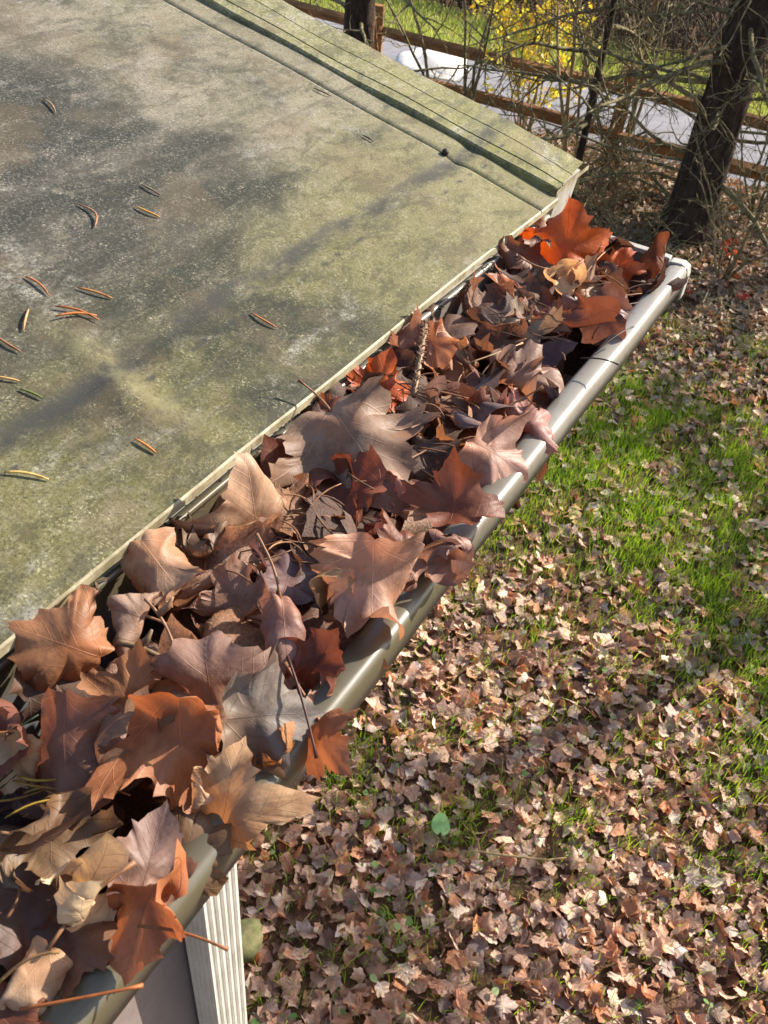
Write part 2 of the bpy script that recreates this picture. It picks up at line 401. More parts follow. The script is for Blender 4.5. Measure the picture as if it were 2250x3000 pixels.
# raised cap along the rake: profile in (y, height), swept up the slope
capp = [(YE - .0005, -.008), (YE, .0040), (YE + .002, .0056), (YE + .0165, .0060), (YE + .0170, .0038), (YE + .0180, .0038), (YE + .0186, .0064),
        (YE + .047, .0068), (YE + .0474, .0056), (YE + .0481, .0056), (YE + .0485, .0070), (YE + .084, .0074), (YE + .0865, .0060), (YE + .0865, -.024), (YE + .0845, -.024)]
cv = []; cf = []; xs = list(np.linspace(EX - .002, -.95, 60)) + [-1.6, -3.2]
for x in xs:
    for i, (y, h) in enumerate(capp):
        cut = -.006 * max(0, (y - YE)) / .0845 if x > -.3 else 0
        wob = .0006 * math.sin(x * 40 + y * 60) + .0009 * math.sin(x * 13)
        cv.append((x + cut, y + wob * .6, EZ + (EX - x) * PT + h + wob))
m_ = len(capp)
for j in range(len(xs) - 1):
    for i in range(m_ - 1): cf.append((j * m_ + i, j * m_ + i + 1, (j + 1) * m_ + i + 1, (j + 1) * m_ + i))
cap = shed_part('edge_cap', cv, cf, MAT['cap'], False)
cap['label'] = 'raised green stained cap along the sloping roof edge'
# folded end of the cap and the pale flashing under it
ends = [(EX - .0015, y, EZ + h) for y, h in capp[1:13]] + [(EX - .0015, y, EZ + h - .005) for y, h in reversed(capp[1:13])]
k_ = 12
shed_part('cap_end_lip', ends, [(i, i + 1, 2 * k_ - 2 - i, 2 * k_ - 1 - i) for i in range(k_ - 1)], MAT['cream'], False, cap)
mb = MB()
mb.prism([(EX - .006, .004), (EX - .012, -.046), (EX - .05, -.050), (-3.1, .56), (-3.1, .607)], YE + .022, YE + .074, lambda x, y, z: (x, y, EZ + z))
rf_ = mb.build('rake_fascia', MAT['trim'], shed); rf_.location = OFF
mb = MB(); mb.box((-.333, -2.0, ZG - .13), (-.2815, .80, ZG + .004)); f_ = mb.build('fascia_board', MAT['trim'], shed); f_.location = OFF
mb = MB(); mb.box((-3.0, -2.0, ZG - .022 + .01), (-.334, YE + .02, ZG + .004)); f_ = mb.build('soffit', MAT['soffit'], shed); f_.location = OFF
mb = MB(); mb.box((-3.0, -2.0, 0), (-.336, .352, ZG - .014)); wl_ = mb.build('wall', MAT['wall'], shed); wl_.location = OFF
bevel(wl_, .004)
mb = MB(); mb.box((-.335, .300, 0), (-.330, .356, ZG - .135)); ct = mb.build('corner_trim', MAT['wall'], shed); ct.location = OFF
# dirt and small debris caught in the gap between the eave and the gutter
mb = MB()
for i in range(170):
    y = rnd.uniform(.0, .82); x = rnd.uniform(-.279, -.272); z = ZG + rnd.uniform(.000, .009)
    a = rnd.uniform(0, 2 * pi); L = rnd.uniform(.001, .006)
    d = Vector((math.cos(a) * .6, math.sin(a), rnd.uniform(-.5, .5))) * L
    mb.tube([Vector((x, y, z)) - d, Vector((x, y, z + .0007)), Vector((x, y, z)) + d], [.0002, rnd.uniform(.0004, .0011), .0002], 4)
tag(mb.build('gap_debris', MAT['grime']), 'dark crumbs of litter caught in the gap under the roof edge', 'debris', kind='stuff')

# ------------------------------------------------------------------ the gutter
Y0, Y1 = -1.6, .832
outer = [(-.2800, .0030), (-.2800, -.122), (-.1950, -.122), (-.1905, -.112), (-.1890, -.098), (-.1800, -.080), (-.1620, -.062), (-.1440, -.050), (-.1360, -.040), (-.1345, -.028), (-.1300, -.026),
         (-.1288, -.010), (-.1292, -.0045), (-.1310, -.0012), (-.1345, .0), (-.1400, -.0002), (-.1450, -.0014), (-.1480, -.0042), (-.1490, -.0080)]
inner = []
for i, (x, z) in enumerate(outer):
    a = outer[max(i - 1, 0)]; b = outer[min(i + 1, len(outer) - 1)]
    tx, tz = b[0] - a[0], b[1] - a[1]; L = math.hypot(tx, tz)
    inner.append((x - tz / L * .0009, z + tx / L * .0009))
gut = obj('rain_gutter', None, loc=(-.2, .4, ZG - .122))
tag(gut, 'pale metal rain gutter packed with dead leaves along the roof edge', 'gutter')
GOFF = -gut.location
def along(y, x, z):      # slight sag and dents
    return (x + .0007 * math.sin(y * 9) + .0004 * math.sin(y * 31), y, ZG + z + .0008 * math.sin(y * 7 + 1))
ys = np.linspace(Y0, Y1, 90)
def sweep(prof, ys_):
    V = [along(y, x, z) for y in ys_ for x, z in prof]; m = len(prof)
    Fc = [(j * m + i, j * m + (i + 1) % m, (j + 1) * m + (i + 1) % m, (j + 1) * m + i) for j in range(len(ys_) - 1) for i in range(m)]
    Fc.append(tuple(range(m))[::-1]); Fc.append(tuple((len(ys_) - 1) * m + i for i in range(m)))
    return V, Fc
trough_o = outer[:11]; trough_i = inner[:11]
V, Fc = sweep(trough_o + trough_i[::-1], ys)
o = obj('trough', mesh('trough', V, Fc, MAT['gutter'], False), gut, GOFF)
V, Fc = sweep(outer[10:] + inner[10:][::-1], ys)
o = obj('front_lip', mesh('front_lip', V, Fc, MAT['gutter'], True), gut, GOFF)
# hemmed back flange
V, Fc = sweep([(-.2808, .0032), (-.2808, .0052), (-.2765, .0056), (-.2752, .0044), (-.2752, .0016), (-.2762, .0014), (-.2766, .0034)], ys)
obj('back_flange', mesh('back_flange', V, Fc, MAT['gutter'], True), gut, GOFF)
# end cap: plate with a folded rim
plate = [(x, z) for x, z in outer[:17]]
mb = MB(); mb.prism(plate, Y1 + .0002, Y1 + .0014, lambda x, y, z: (x, y, ZG + z))
ec = mb.build('end_cap', MAT['gutter'], gut); ec.location = GOFF
mb = MB()
rim = [(-.2795, .0032), (-.255, .0038), (-.20, .0034), (-.165, .0028), (-.148, .0012)]
for (xa, za), (xb, zb) in zip(rim[:-1], rim[1:]):
    mb.box((xa, Y1 - .0062, ZG + min(za, zb) - .004), (xb + .00001, Y1 + .0026, ZG + max(za, zb)))
ob = mb.build('end_cap_rim', MAT['trim'], ec); bevel(ob, .0008)
mb = MB(); mb.prism([(-.151, -.004), (-.146, .0012), (-.135, .0020), (-.1290, -.001), (-.1268, -.008), (-.1268, -.032), (-.1288, -.034), (-.1300, -.012), (-.136, -.004)], Y1 - .009, Y1 + .003, lambda x, y, z: (x, y, ZG + z))
ob = mb.build('end_cap_fold', MAT['trim'], ec); bevel(ob, .0008)

# downspout, set back against the wall
ds = obj('downspout', None, loc=(-.312, .304, 0))
tag(ds, 'white ribbed metal downspout below the gutter at the shed corner', 'downspout')
def ribbed(x0, x1, y0, y1, nx, ny):
    """outline of a corrugated box tube, counter clockwise"""
    P = []; d = .0026
    def face(a, b, nrm, n):
        P.append(a)
        for i in range(n):
            for f_, k in ((.16, 0), (.30, 1), (.70, 1), (.84, 0)):
                q = (i + f_) / n * .92 + .04
                P.append((a[0] + (b[0] - a[0]) * q - nrm[0] * d * k, a[1] + (b[1] - a[1]) * q - nrm[1] * d * k))
    face((x0, y0), (x1, y0), (0, -1), nx); face((x1, y0), (x1, y1), (1, 0), ny); face((x1, y1), (x0, y1), (0, 1), nx); face((x0, y1), (x0, y0), (-1, 0), ny)
    return P
P = ribbed(-.0175, .0175, -.026, .026, 4, 5)
zs = [.12, 1.0, 1.9, 2.46]; V = [(x, y, z) for z in zs for x, y in P]; m = len(P)
Fc = [(j * m + i, j * m + (i + 1) % m, (j + 1) * m + (i + 1) % m, (j + 1) * m + i) for j in range(len(zs) - 1) for i in range(m)]
obj('pipe', mesh('pipe', V, Fc, MAT['spout'], False), ds)
path = [Vector((0, 0, 2.455)), Vector((.012, 0, 2.52)), Vector((.055, 0, 2.57)), Vector((.085, 0, 2.62)), Vector((.092, 0, 2.725))]
V = []
for j, p in enumerate(path):
    t = (path[min(j + 1, 4)] - path[max(j - 1, 0)]).normalized(); e = Vector((t.z, 0, -t.x))
    V += [tuple(p + e * (x * 1.02) + Vector((0, y * 1.02, 0))) for x, y in P]
Fc = [(j * m + i, j * m + (i + 1) % m, (j + 1) * m + (i + 1) % m, (j + 1) * m + i) for j in range(4) for i in range(m)]
obj('elbow', mesh('elbow', V, Fc, MAT['spout'], False), ds)
V = [(x + .03 * s, y, z) for s, z in ((0, .125), (.4, .08), (2.6, .03)) for x, y in P]
obj('foot_elbow', mesh('foot_elbow', V, [(j * m + i, j * m + (i + 1) % m, (j + 1) * m + (i + 1) % m, (j + 1) * m + i) for j in range(2) for i in range(m)], MAT['spout'], False), ds)
for z in (.7, 1.62):
    mb = MB(); mb.box((-.019, -.0285, z), (.0195, .0285, z + .022)); b_ = mb.build('strap', MAT['spout'], ds)

# ------------------------------------------------------------------ leaves
HALF = [(.0, .0), (.05, -.035), (.13, -.055), (.22, -.035), (.33, -.015), (.43, .045), (.37, .085), (.34, .13), (.38, .185), (.345, .215), (.40, .245), (.50, .262), (.57, .32), (.67, .36), (.635, .42), (.70, .545),
        (.60, .520), (.555, .575), (.50, .545), (.40, .525), (.285, .500), (.245, .515), (.225, .57), (.25, .65), (.325, .735), (.245, .745), (.195, .80), (.165, .85), (.10, .905), (.05, .965), (.0, 1.04)]
SINUS = {7: (.10, .01), 8: (.06, .0), 9: (.10, .02), 18: (.02, .03), 19: (.05, .06), 20: (.10, .10), 21: (.10, .11), 22: (.09, .08), 23: (.06, .03)}
def outline(r, n=76, jag=.015, narrow=1.0, fill=None):
    sc = [r.uniform(.86, 1.12) for _ in range(4)]
    fill = r.uniform(.1, 1.0) if fill is None else fill
    pts = []
    for sgn in (1, -1):
        side = []
        for i, (x, y) in enumerate(HALF):
            x, y = x + SINUS.get(i, (0, 0))[0] * fill, y + SINUS.get(i, (0, 0))[1] * fill
            k = sc[0 if sgn > 0 else 1] if 8 < i < 21 else (sc[2] if i >= 21 else sc[3])
            cx, cy = 0, .30
            side.append(((cx + (x - cx) * k * narrow + r.uniform(-jag, jag) * (x > 0)) * sgn, cy + (y - cy) * (k if i > 8 else 1) + r.uniform(-jag, jag) * (x > 0)))
        pts += side if sgn > 0 else side[::-1][1:-1]
    # resample evenly, keeping the points
    per = []; tot = 0
    for a, b in zip(pts, pts[1:] + pts[:1]): per.append(math.dist(a, b)); tot += per[-1]
    out = []
    for (a, b), l in zip(zip(pts, pts[1:] + pts[:1]), per):
        k = max(1, round(l / tot * n))
        for i in range(k):
            q = i / k; bow = .012 * math.sin(q * pi) * r.uniform(-1, 1)
            out.append((a[0] + (b[0] - a[0]) * q + bow, a[1] + (b[1] - a[1]) * q + bow))
    return out
def leaf_geo(seed, L, bends, wave, rings=10, n=84, curl=1.0):
    r = random.Random(seed); ol = np.array(outline(r, n, narrow=r.uniform(.86, 1.05))); N = len(ol)
    c = np.array((0, .30)); P = [c[None, :]]
    fr = [(i + 1) / rings for i in range(rings)]
    ang_ = np.unwrap(np.arctan2(ol[:, 0], ol[:, 1] - c[1])); sgn_ = np.sign(ang_[-1] - ang_[0]); ang_ = np.maximum.accumulate(ang_ * sgn_) * sgn_
    ang_ = .35 * ang_ + .65 * np.linspace(ang_[0], ang_[0] + sgn_ * 2 * pi * (N - 1) / N, N); circ = np.stack((np.sin(ang_), np.cos(ang_)), -1) * .33
    for q in fr: P.append(c + (circ * (1 - q ** 1.6) + (ol - c) * q ** 1.6) * q ** .9)
    uv = np.concatenate(P); rad = np.concatenate(([0], np.repeat(fr, N)))
    p1, p2, p3 = [r.uniform(0, 6.28) for _ in range(3)]
    th = np.arctan2(uv[:, 0], uv[:, 1] - .3)
    x, y = uv[:, 0].copy(), uv[:, 1] - .42
    z = wave * (rad ** 2) * (np.sin(th * 3 + p1) + .6 * np.sin(th * 5 + p2)) + .018 * np.sin(x * 9 + p3) * np.sin(y * 8 + p1) + .5 * wave * rad ** 3 * np.sin(th * 9 + p3)
    for _ in range(4):
        a_ = r.uniform(0, 6.28); f_ = r.uniform(4, 11); z = z + .10 / f_ * np.sin((uv[:, 0] * math.cos(a_) + uv[:, 1] * math.sin(a_)) * f_ + r.uniform(0, 6)) * (.4 + rad)
    sg = r.choice((-1, 1, 1)); bends = list(bends)
    if curl:
        for _ in range(r.choice((3, 4, 5))): bends.append((r.uniform(0, 360), sg * (1 if r.random() < .8 else -1) * r.uniform(1.4, 6.0) * curl, r.uniform(.04, .27)))
    # each lobe is a little pleated along its vein
    for deg in (0, 52, -52, 84, -84):
        s_, c_ = math.sin(math.radians(deg)), math.cos(math.radians(deg)); pe = np.abs(uv[:, 0] * c_ - uv[:, 1] * s_); al = uv[:, 0] * s_ + uv[:, 1] * c_
        z -= .016 * np.exp(-(pe / .06) ** 2) * np.clip(al, 0, 1)
    for ang, k, start in bends:
        k = k * r.uniform(1.0, 1.5); a = math.radians(ang); ex, ey = math.cos(a), math.sin(a)
        d = x * ex + y * ey; s0 = 0 if start is None else start
        t = d - s0; act = np.ones_like(t, bool) if start is None else t > 0
        tt = np.where(act, t, 0) * k
        nd = np.where(act, s0 + np.sin(tt) * (1 / k - z), d); nz = np.where(act, 1 / k - (1 / k - z) * np.cos(tt), z)
        x = x + ex * (nd - d); y = y + ey * (nd - d); z = nz
    V = np.stack((x, y, z), -1) * L
    Fc = [(0, 1 + i, 1 + (i + 1) % N) for i in range(N)]
    for j in range(rings - 1):
        for i in range(N):
            a = 1 + j * N + i; b = 1 + j * N + (i + 1) % N; Fc.append((a, b + N, b)); Fc.append((a, a + N, b + N))
    base_i = 1 + (rings - 1) * N
    return V, Fc, uv, V[base_i]
def leaf_frame(P, t, n):
    t = Vector(t).normalized(); n = Vector(n); n = (n - t * n.dot(t)).normalized(); s = t.cross(n)
    return Matrix(((s.x, t.x, n.x, P[0]), (s.y, t.y, n.y, P[1]), (s.z, t.z, n.z, P[2]), (0, 0, 0, 1)))
def stalk_mesh(base, L, length, r, bendy=.3):
    mb = MB(); pts = []; k = 7; side = r.uniform(-1, 1) * bendy; up = r.uniform(.05, .35)
    for i in range(k):
        q = i / (k - 1); pts.append(Vector(base) + Vector((side * q * q * length * L, -q * length * L * .95, up * q * q * length * L)) + Vector((0, .03 * L * (i == 0), 0)))
    mb.tube(pts, [.0009 - .0003 * (i / (k - 1)) + (.0007 if i == k - 1 else 0) for i in range(k)], 6)
    return mesh('stalk', [tuple(v) for v in mb.V], mb.F, MAT['stalk'])

LEAVES = [
    ('glowing orange maple leaf standing upright against the gutter end cap', [-0.2337, 0.7694, 2.853], [-0.257, 0.404, 0.878], [0.471, -0.741, 0.478], 0.0758, (196, 92, 32), [(0, -0.8, None), (90, 0.5, 0.2)], 0.05, 0, 0.35),
    ('small bright orange leaf tip beside the end cap, right of the big upright leaf', [-0.1819, 0.7726, 2.843], [-0.113, 0.586, 0.802], [0.383, -0.72, 0.579], 0.0391, (196, 92, 32), [(0, 1.2, None)], 0.06, 0, 0.35),
    ('narrow orange brown leaf leaning on the far end of the gutter lip', [-0.1562, 0.8022, 2.845], [0.09, 0.464, 0.881], [-0.055, -0.881, 0.47], 0.0443, (122, 74, 58), [(0, 2.4, None)], 0.05, 0, 0.35),
    ('dark brown leaf folded in shade left of the glowing orange leaf', [-0.2604, 0.7329, 2.843], [-0.341, -0.851, 0.399], [0.62, 0.116, 0.776], 0.0594, (122, 90, 70), [(90, -1.2, None)], 0.06, 0, 1.0),
    ('cream curled leaf with a lit scoop below the glowing orange leaf', [-0.2105, 0.7076, 2.841], [0.891, 0.445, -0.094], [0.114, -0.019, 0.993], 0.057, (204, 178, 142), [(90, 2.2, None), (0, 0.8, 0.1)], 0.07, 0.5, 1.0),
    ('beige leaf half in shade close to the back of the gutter', [-0.2446, 0.6732, 2.837], [-0.739, -0.529, 0.417], [0.399, 0.155, 0.904], 0.0445, (180, 145, 118), [(0, 1.2, None)], 0.08, 0, 1.0),
    ('dusty pink leaf with raised rim right of the cream scoop leaf', [-0.1834, 0.7236, 2.837], [0.49, 0.865, -0.11], [0.43, -0.131, 0.893], 0.0513, (156, 121, 103), [(0, 1.0, None)], 0.07, 0, 1.0),
    ('rust red leaf lying flat in the middle under the cream leaf', [-0.216, 0.6743, 2.835], [0.135, 0.958, 0.253], [0.014, -0.257, 0.966], 0.0588, (122, 74, 58), [(0, -0.8, None)], 0.06, 0, 1.0),
    ('pale tan leaf with orange torn margin facing up, stem toward the viewer', [-0.2116, 0.6202, 2.839], [-0.516, 0.722, 0.46], [0.109, -0.477, 0.872], 0.0501, (180, 145, 118), [(90, -0.6, None), (0, -0.7, None)], 0.05, 0.9, 0.35),
    ('chestnut brown leaf propped beside the pale tan leaf', [-0.1835, 0.6574, 2.841], [0.049, 0.774, 0.631], [-0.263, -0.6, 0.756], 0.0624, (122, 74, 58), [(0, -1.0, None)], 0.05, 0, 1.0),
    ('upright mauve brown leaf leaning on the inside of the lip', [-0.1547, 0.6788, 2.845], [-0.197, 0.753, 0.628], [-0.156, -0.657, 0.738], 0.0569, (112, 90, 84), [(0, 1.6, None)], 0.04, 0.5, 1.0),
    ('dark mauve leaf lying flat and low, crossed by a long stem', [-0.1975, 0.6003, 2.829], [0.827, 0.558, -0.066], [0.223, -0.218, 0.95], 0.0685, (112, 90, 84), [(90, 0.5, None)], 0.05, 0, 1.0),
    ('pink brown arched leaf with its points over a dark hollow', [-0.1749, 0.5543, 2.841], [0.965, 0.261, -0.034], [0.085, -0.186, 0.979], 0.0615, (156, 121, 103), [(90, -1.6, None), (0, -0.5, None)], 0.06, 0.6, 1.0),
    ('rust brown leaf tucked under the pink arched leaf', [-0.1668, 0.5514, 2.829], [0.771, 0.55, -0.322], [0.534, -0.281, 0.798], 0.0464, (122, 74, 58), [(0, -0.8, None)], 0.05, 0, 1.0),
    ('vivid orange leaf at the back edge of the gutter by the roof', [-0.2572, 0.4752, 2.843], [-0.154, 0.78, 0.607], [0.417, -0.505, 0.756], 0.0456, (196, 92, 32), [(0, -1.0, None)], 0.06, 0, 0.35),
    ('tan leaf with orange underside left of the ridged spruce twig', [-0.2445, 0.545, 2.841], [0.869, 0.197, -0.455], [0.456, -0.676, 0.579], 0.05, (180, 145, 118), [(0, 1.5, None)], 0.08, 0, 1.0),
    ('brown leaf curled against the roof edge above the vivid orange leaf', [-0.2687, 0.5311, 2.843], [-0.992, -0.022, 0.125], [0.126, -0.269, 0.955], 0.0393, (156, 121, 103), [(0, 1.6, None)], 0.08, 0, 0.75),
    ('lavender grey wavy leaf in the middle of the gutter', [-0.1945, 0.4962, 2.841], [0.881, -0.076, 0.467], [-0.463, -0.342, 0.818], 0.0659, (134, 114, 106), [(90, -1.0, None), (0, -0.8, None)], 0.09, 0, 1.0),
    ('brown boat shaped leaf below the lavender grey leaf', [-0.1731, 0.4819, 2.837], [-0.478, -0.848, -0.228], [0.159, -0.339, 0.927], 0.0501, (122, 90, 70), [(90, 1.6, None)], 0.05, 0.6, 1.0),
    ('mauve leaf with a frayed pale tip crossing the lip', [-0.1434, 0.5007, 2.843], [0.498, 0.856, -0.137], [0.214, 0.032, 0.976], 0.05, (156, 121, 103), [(90, -1.2, None)], 0.06, 0, 1.0),
    ('wide pale tan leaf draped down over the gutter lip', [-0.1466, 0.4431, 2.847], [0.913, 0.238, -0.332], [0.397, -0.324, 0.859], 0.0535, (180, 145, 118), [(40, -1.7, 0.0), (130, -0.6, None)], 0.06, 0, 0.75),
    ('largest tan pink leaf, domed with clear veins, in the gutter centre', [-0.2216, 0.3866, 2.857], [0.873, -0.378, -0.308], [0.12, -0.446, 0.887], 0.0862, (156, 121, 103), [(0, -1.1, None), (90, -0.9, None)], 0.05, 0.35, 0.75),
    ('tall rust brown leaf standing at the lip below the wide pale leaf', [-0.1493, 0.3841, 2.849], [-0.335, 0.662, 0.67], [-0.019, -0.716, 0.698], 0.0519, (122, 74, 58), [(0, 0.9, None), (90, -0.5, None)], 0.05, 0, 0.75),
    ('grey pink leaf hanging outward over the lip', [-0.1289, 0.3392, 2.843], [0.64, -0.762, -0.098], [-0.056, -0.173, 0.983], 0.0448, (156, 121, 103), [(90, -1.1, None), (0, -0.6, None)], 0.06, 0, 1.0),
    ('flat rust brown leaf under the largest domed leaf', [-0.2144, 0.3634, 2.837], [-0.775, -0.243, -0.584], [-0.357, -0.594, 0.72], 0.0577, (122, 74, 58), [(0, 0.5, None)], 0.06, 0, 1.0),
    ('pale beige leaf fragment right of the flat rust brown leaf', [-0.1868, 0.3824, 2.835], [0.958, -0.122, -0.26], [0.072, -0.775, 0.628], 0.0366, (180, 145, 118), [(0, 0.8, None)], 0.07, 0, 1.0),
    ('tan leaf with three upright orange points near the roof edge', [-0.2418, 0.3071, 2.849], [-0.294, 0.126, 0.948], [0.901, -0.296, 0.318], 0.064, (180, 145, 118), [(0, 1.0, None), (90, 0.9, 0.25)], 0.05, 0, 1.0),
    ('brown leaf in half shade beside the dark inner wall of the gutter', [-0.2543, 0.2799, 2.841], [-0.941, -0.308, -0.144], [0.009, -0.446, 0.895], 0.0472, (122, 90, 70), [(0, -0.7, None)], 0.04, 0, 1.0),
    ('deep red translucent leaf piece standing in the middle of the pile', [-0.1791, 0.3421, 2.841], [-0.148, 0.49, 0.859], [0.844, -0.39, 0.368], 0.0264, (122, 74, 58), [(0, 1.2, None)], 0.05, 0, 1.0),
    ('reddish brown leaf between the red piece and the grey pink leaf', [-0.1563, 0.3408, 2.843], [0.327, 0.945, 0.024], [0.632, -0.238, 0.737], 0.0378, (122, 74, 58), [(90, -0.9, None)], 0.06, 0, 1.0),
    ('beige leaf rolled into a tall cone with its tip up', [-0.1488, 0.287, 2.857], [0.384, -0.629, -0.676], [0.412, -0.539, 0.735], 0.0596, (180, 145, 118), [(0, -3.6, None)], 0.03, 0, 0.75),
    ('twisted tan leaf left of the beige cone leaf', [-0.1734, 0.2872, 2.847], [-0.203, 0.783, 0.589], [0.573, -0.393, 0.719], 0.0447, (180, 145, 118), [(0, 2.6, None), (60, 1.0, None)], 0.06, 0, 0.75),
    ('pink brown barrel curled leaf with a dark hollow', [-0.1715, 0.2402, 2.851], [0.578, -0.63, -0.518], [0.213, -0.496, 0.842], 0.045, (156, 121, 103), [(0, -2.0, None), (90, -1.8, 0.1)], 0.05, 0.8, 0.75),
    ('rust brown leaf standing right of the barrel curled leaf', [-0.1508, 0.241, 2.843], [0.169, 0.61, 0.774], [0.077, -0.791, 0.607], 0.0397, (122, 74, 58), [(0, 1.5, None)], 0.05, 0, 0.75),
    ('mauve leaf lying flat in the shaded middle of the pile', [-0.2008, 0.2859, 2.837], [-0.395, 0.912, -0.108], [0.217, 0.207, 0.954], 0.0481, (112, 90, 84), [(0, 0.6, None)], 0.05, 0, 1.0),
    ('mauve pink leaf wall behind the barrel curled leaf', [-0.2141, 0.2537, 2.839], [-0.669, 0.573, 0.474], [0.239, -0.438, 0.867], 0.0426, (156, 121, 103), [(0, -1.1, None)], 0.05, 0, 0.75),
    ('tan leaf rolled over like a wave beside the dark inner wall', [-0.2509, 0.2384, 2.851], [0.911, -0.218, -0.349], [0.233, -0.426, 0.874], 0.0494, (180, 145, 118), [(0, -2.2, None), (90, -1.2, 0.1)], 0.05, 0, 0.75),
    ('bright tan leaf with a long stem toward the viewer under the rolled wave leaf', [-0.2458, 0.2085, 2.845], [-0.936, -0.336, 0.102], [0.226, -0.356, 0.907], 0.0441, (180, 145, 118), [(90, -1.4, None)], 0.05, 0.8, 1.0),
    ('broad pink brown leaf pointing up in front of the barrel curled leaf', [-0.1865, 0.1972, 2.855], [-0.577, 0.523, 0.627], [0.306, -0.573, 0.76], 0.0555, (156, 121, 103), [(0, -0.9, None), (90, -0.6, None)], 0.05, 0, 0.75),
    ('lavender grey leaf with dark veins pointing right across the gutter', [-0.1459, 0.1914, 2.857], [0.78, 0.623, 0.061], [0.244, -0.392, 0.887], 0.0452, (134, 114, 106), [(90, -0.9, None), (0, -0.7, None)], 0.05, 0, 0.75),
    ('large brown leaf with an orange blotch below the broad pink brown leaf', [-0.1685, 0.1588, 2.853], [0.484, -0.43, -0.762], [0.587, -0.487, 0.647], 0.0576, (160, 112, 74), [(0, -1.3, None), (90, -0.4, None)], 0.05, 0, 0.75),
    ('orange pink leaf hanging down outside the lip with a dark stem', [-0.1217, 0.2021, 2.845], [0.843, -0.531, 0.091], [-0.496, -0.7, 0.513], 0.0428, (160, 112, 74), [(0, -0.9, None), (90, -0.6, None)], 0.05, 0.9, 1.0),
    ('brown leaf folded inside the lip beside the orange pink leaf', [-0.1382, 0.1886, 2.841], [0.706, 0.572, 0.418], [-0.164, -0.441, 0.882], 0.0364, (160, 112, 74), [(0, 1.6, None)], 0.05, 0, 1.0),
    ('tall tan leaf with small holes leaning on the near lip', [-0.1412, 0.156, 2.847], [-0.247, 0.672, 0.698], [-0.03, -0.726, 0.687], 0.0461, (180, 145, 118), [(0, 0.9, None), (90, -0.5, None)], 0.04, 0, 0.75),
    ('cream and orange leaf curling up against the roof corner on the left', [-0.256, 0.1694, 2.855], [-0.96, -0.263, 0.097], [0.202, -0.408, 0.89], 0.0545, (160, 112, 74), [(90, -1.6, None), (0, -1.0, None)], 0.06, 0, 0.35),
    ('orange brown spiky leaf right of the cream and orange leaf', [-0.2134, 0.1739, 2.847], [-0.301, 0.649, 0.699], [0.314, -0.624, 0.715], 0.0358, (160, 112, 74), [(0, -0.8, None)], 0.05, 0, 0.35),
    ('dark brown shaded leaf under the cream and orange leaf', [-0.2499, 0.1629, 2.837], [0.904, 0.408, -0.127], [0.213, -0.172, 0.962], 0.0468, (98, 74, 62), [(0, 0.5, None)], 0.05, 0, 0.75),
    ('long brown leaf with a pale sheen and points at its top, left side', [-0.205, 0.1244, 2.855], [0.542, -0.643, -0.542], [0.187, -0.536, 0.823], 0.0632, (122, 90, 70), [(0, -2.4, None), (90, 0.4, None)], 0.05, 0, 0.75),
    ('folded brown leaf right of the long leaf with pale sheen', [-0.1965, 0.1473, 2.849], [-0.076, 0.883, 0.462], [0.662, -0.302, 0.686], 0.0506, (122, 90, 70), [(0, 1.6, None)], 0.05, 0, 1.0),
    ('rust red leaf at the left edge of the picture', [-0.2399, 0.1249, 2.851], [-0.89, 0.426, 0.164], [-0.08, -0.5, 0.863], 0.0458, (122, 74, 58), [(0, 1.0, None)], 0.05, 0, 1.0),
    ('pale tan folded leaf piece at the left edge under the rust red leaf', [-0.2266, 0.1139, 2.847], [0.003, -0.648, -0.762], [0.217, -0.743, 0.633], 0.0328, (180, 145, 118), [(0, -1.0, None)], 0.04, 0, 1.0),
    ('narrow pale beige leaf rolled lengthwise near the bottom left', [-0.1595, 0.0958, 2.853], [0.088, 0.588, 0.804], [-0.29, -0.757, 0.585], 0.0456, (204, 178, 142), [(0, 3.2, None)], 0.06, 1.0, 1.0),
    ('grey lavender leaf beside the narrow rolled beige leaf', [-0.1484, 0.1145, 2.845], [-0.326, 0.87, 0.37], [0.494, -0.178, 0.851], 0.0377, (134, 114, 106), [(0, -0.8, None)], 0.07, 0, 1.0),
    ('glowing orange leaf draped over the near lip with its stem out to the right', [-0.1338, 0.0944, 2.851], [0.235, -0.877, -0.418], [-0.228, -0.468, 0.854], 0.0432, (160, 112, 74), [(0, -1.0, None), (90, -0.9, 0.0)], 0.06, 0, 1.0),
    ('brown leaf drooping to one long point, lower left', [-0.1836, 0.0959, 2.849], [0.75, -0.63, -0.2], [0.072, -0.223, 0.972], 0.0415, (122, 90, 70), [(0, -1.3, None)], 0.04, 0, 1.0),
    ('deep reddish brown shaded leaf at the lower left', [-0.1763, 0.0795, 2.839], [0.876, 0.331, -0.35], [0.378, -0.022, 0.926], 0.0489, (98, 74, 62), [(0, 0.4, None)], 0.05, 0, 1.0),
    ('brown leaf in shadow right of the grey lavender leaf', [-0.1413, 0.1305, 2.835], [0.302, 0.913, 0.273], [0.031, -0.296, 0.955], 0.0378, (122, 90, 70), [(0, 0.7, None)], 0.06, 0, 1.0),
    ('dull brown leaf low in the gutter near the bottom', [-0.1513, 0.0762, 2.837], [0.755, 0.552, 0.355], [-0.239, -0.272, 0.932], 0.0397, (122, 90, 70), [(0, 0.6, None)], 0.05, 0, 1.0),
    ('tan brown leaf at the bottom left corner', [-0.1539, 0.052, 2.845], [0.15, -0.98, -0.132], [0.545, -0.03, 0.838], 0.0373, (180, 145, 118), [(0, -1.0, None)], 0.06, 1.1, 1.0),
    ('rust leaf under the tan brown leaf at the bottom left corner', [-0.1507, 0.0424, 2.837], [0.99, -0.058, -0.128], [0.103, -0.314, 0.944], 0.0321, (122, 74, 58), [(0, 0.6, None)], 0.06, 0, 1.0),
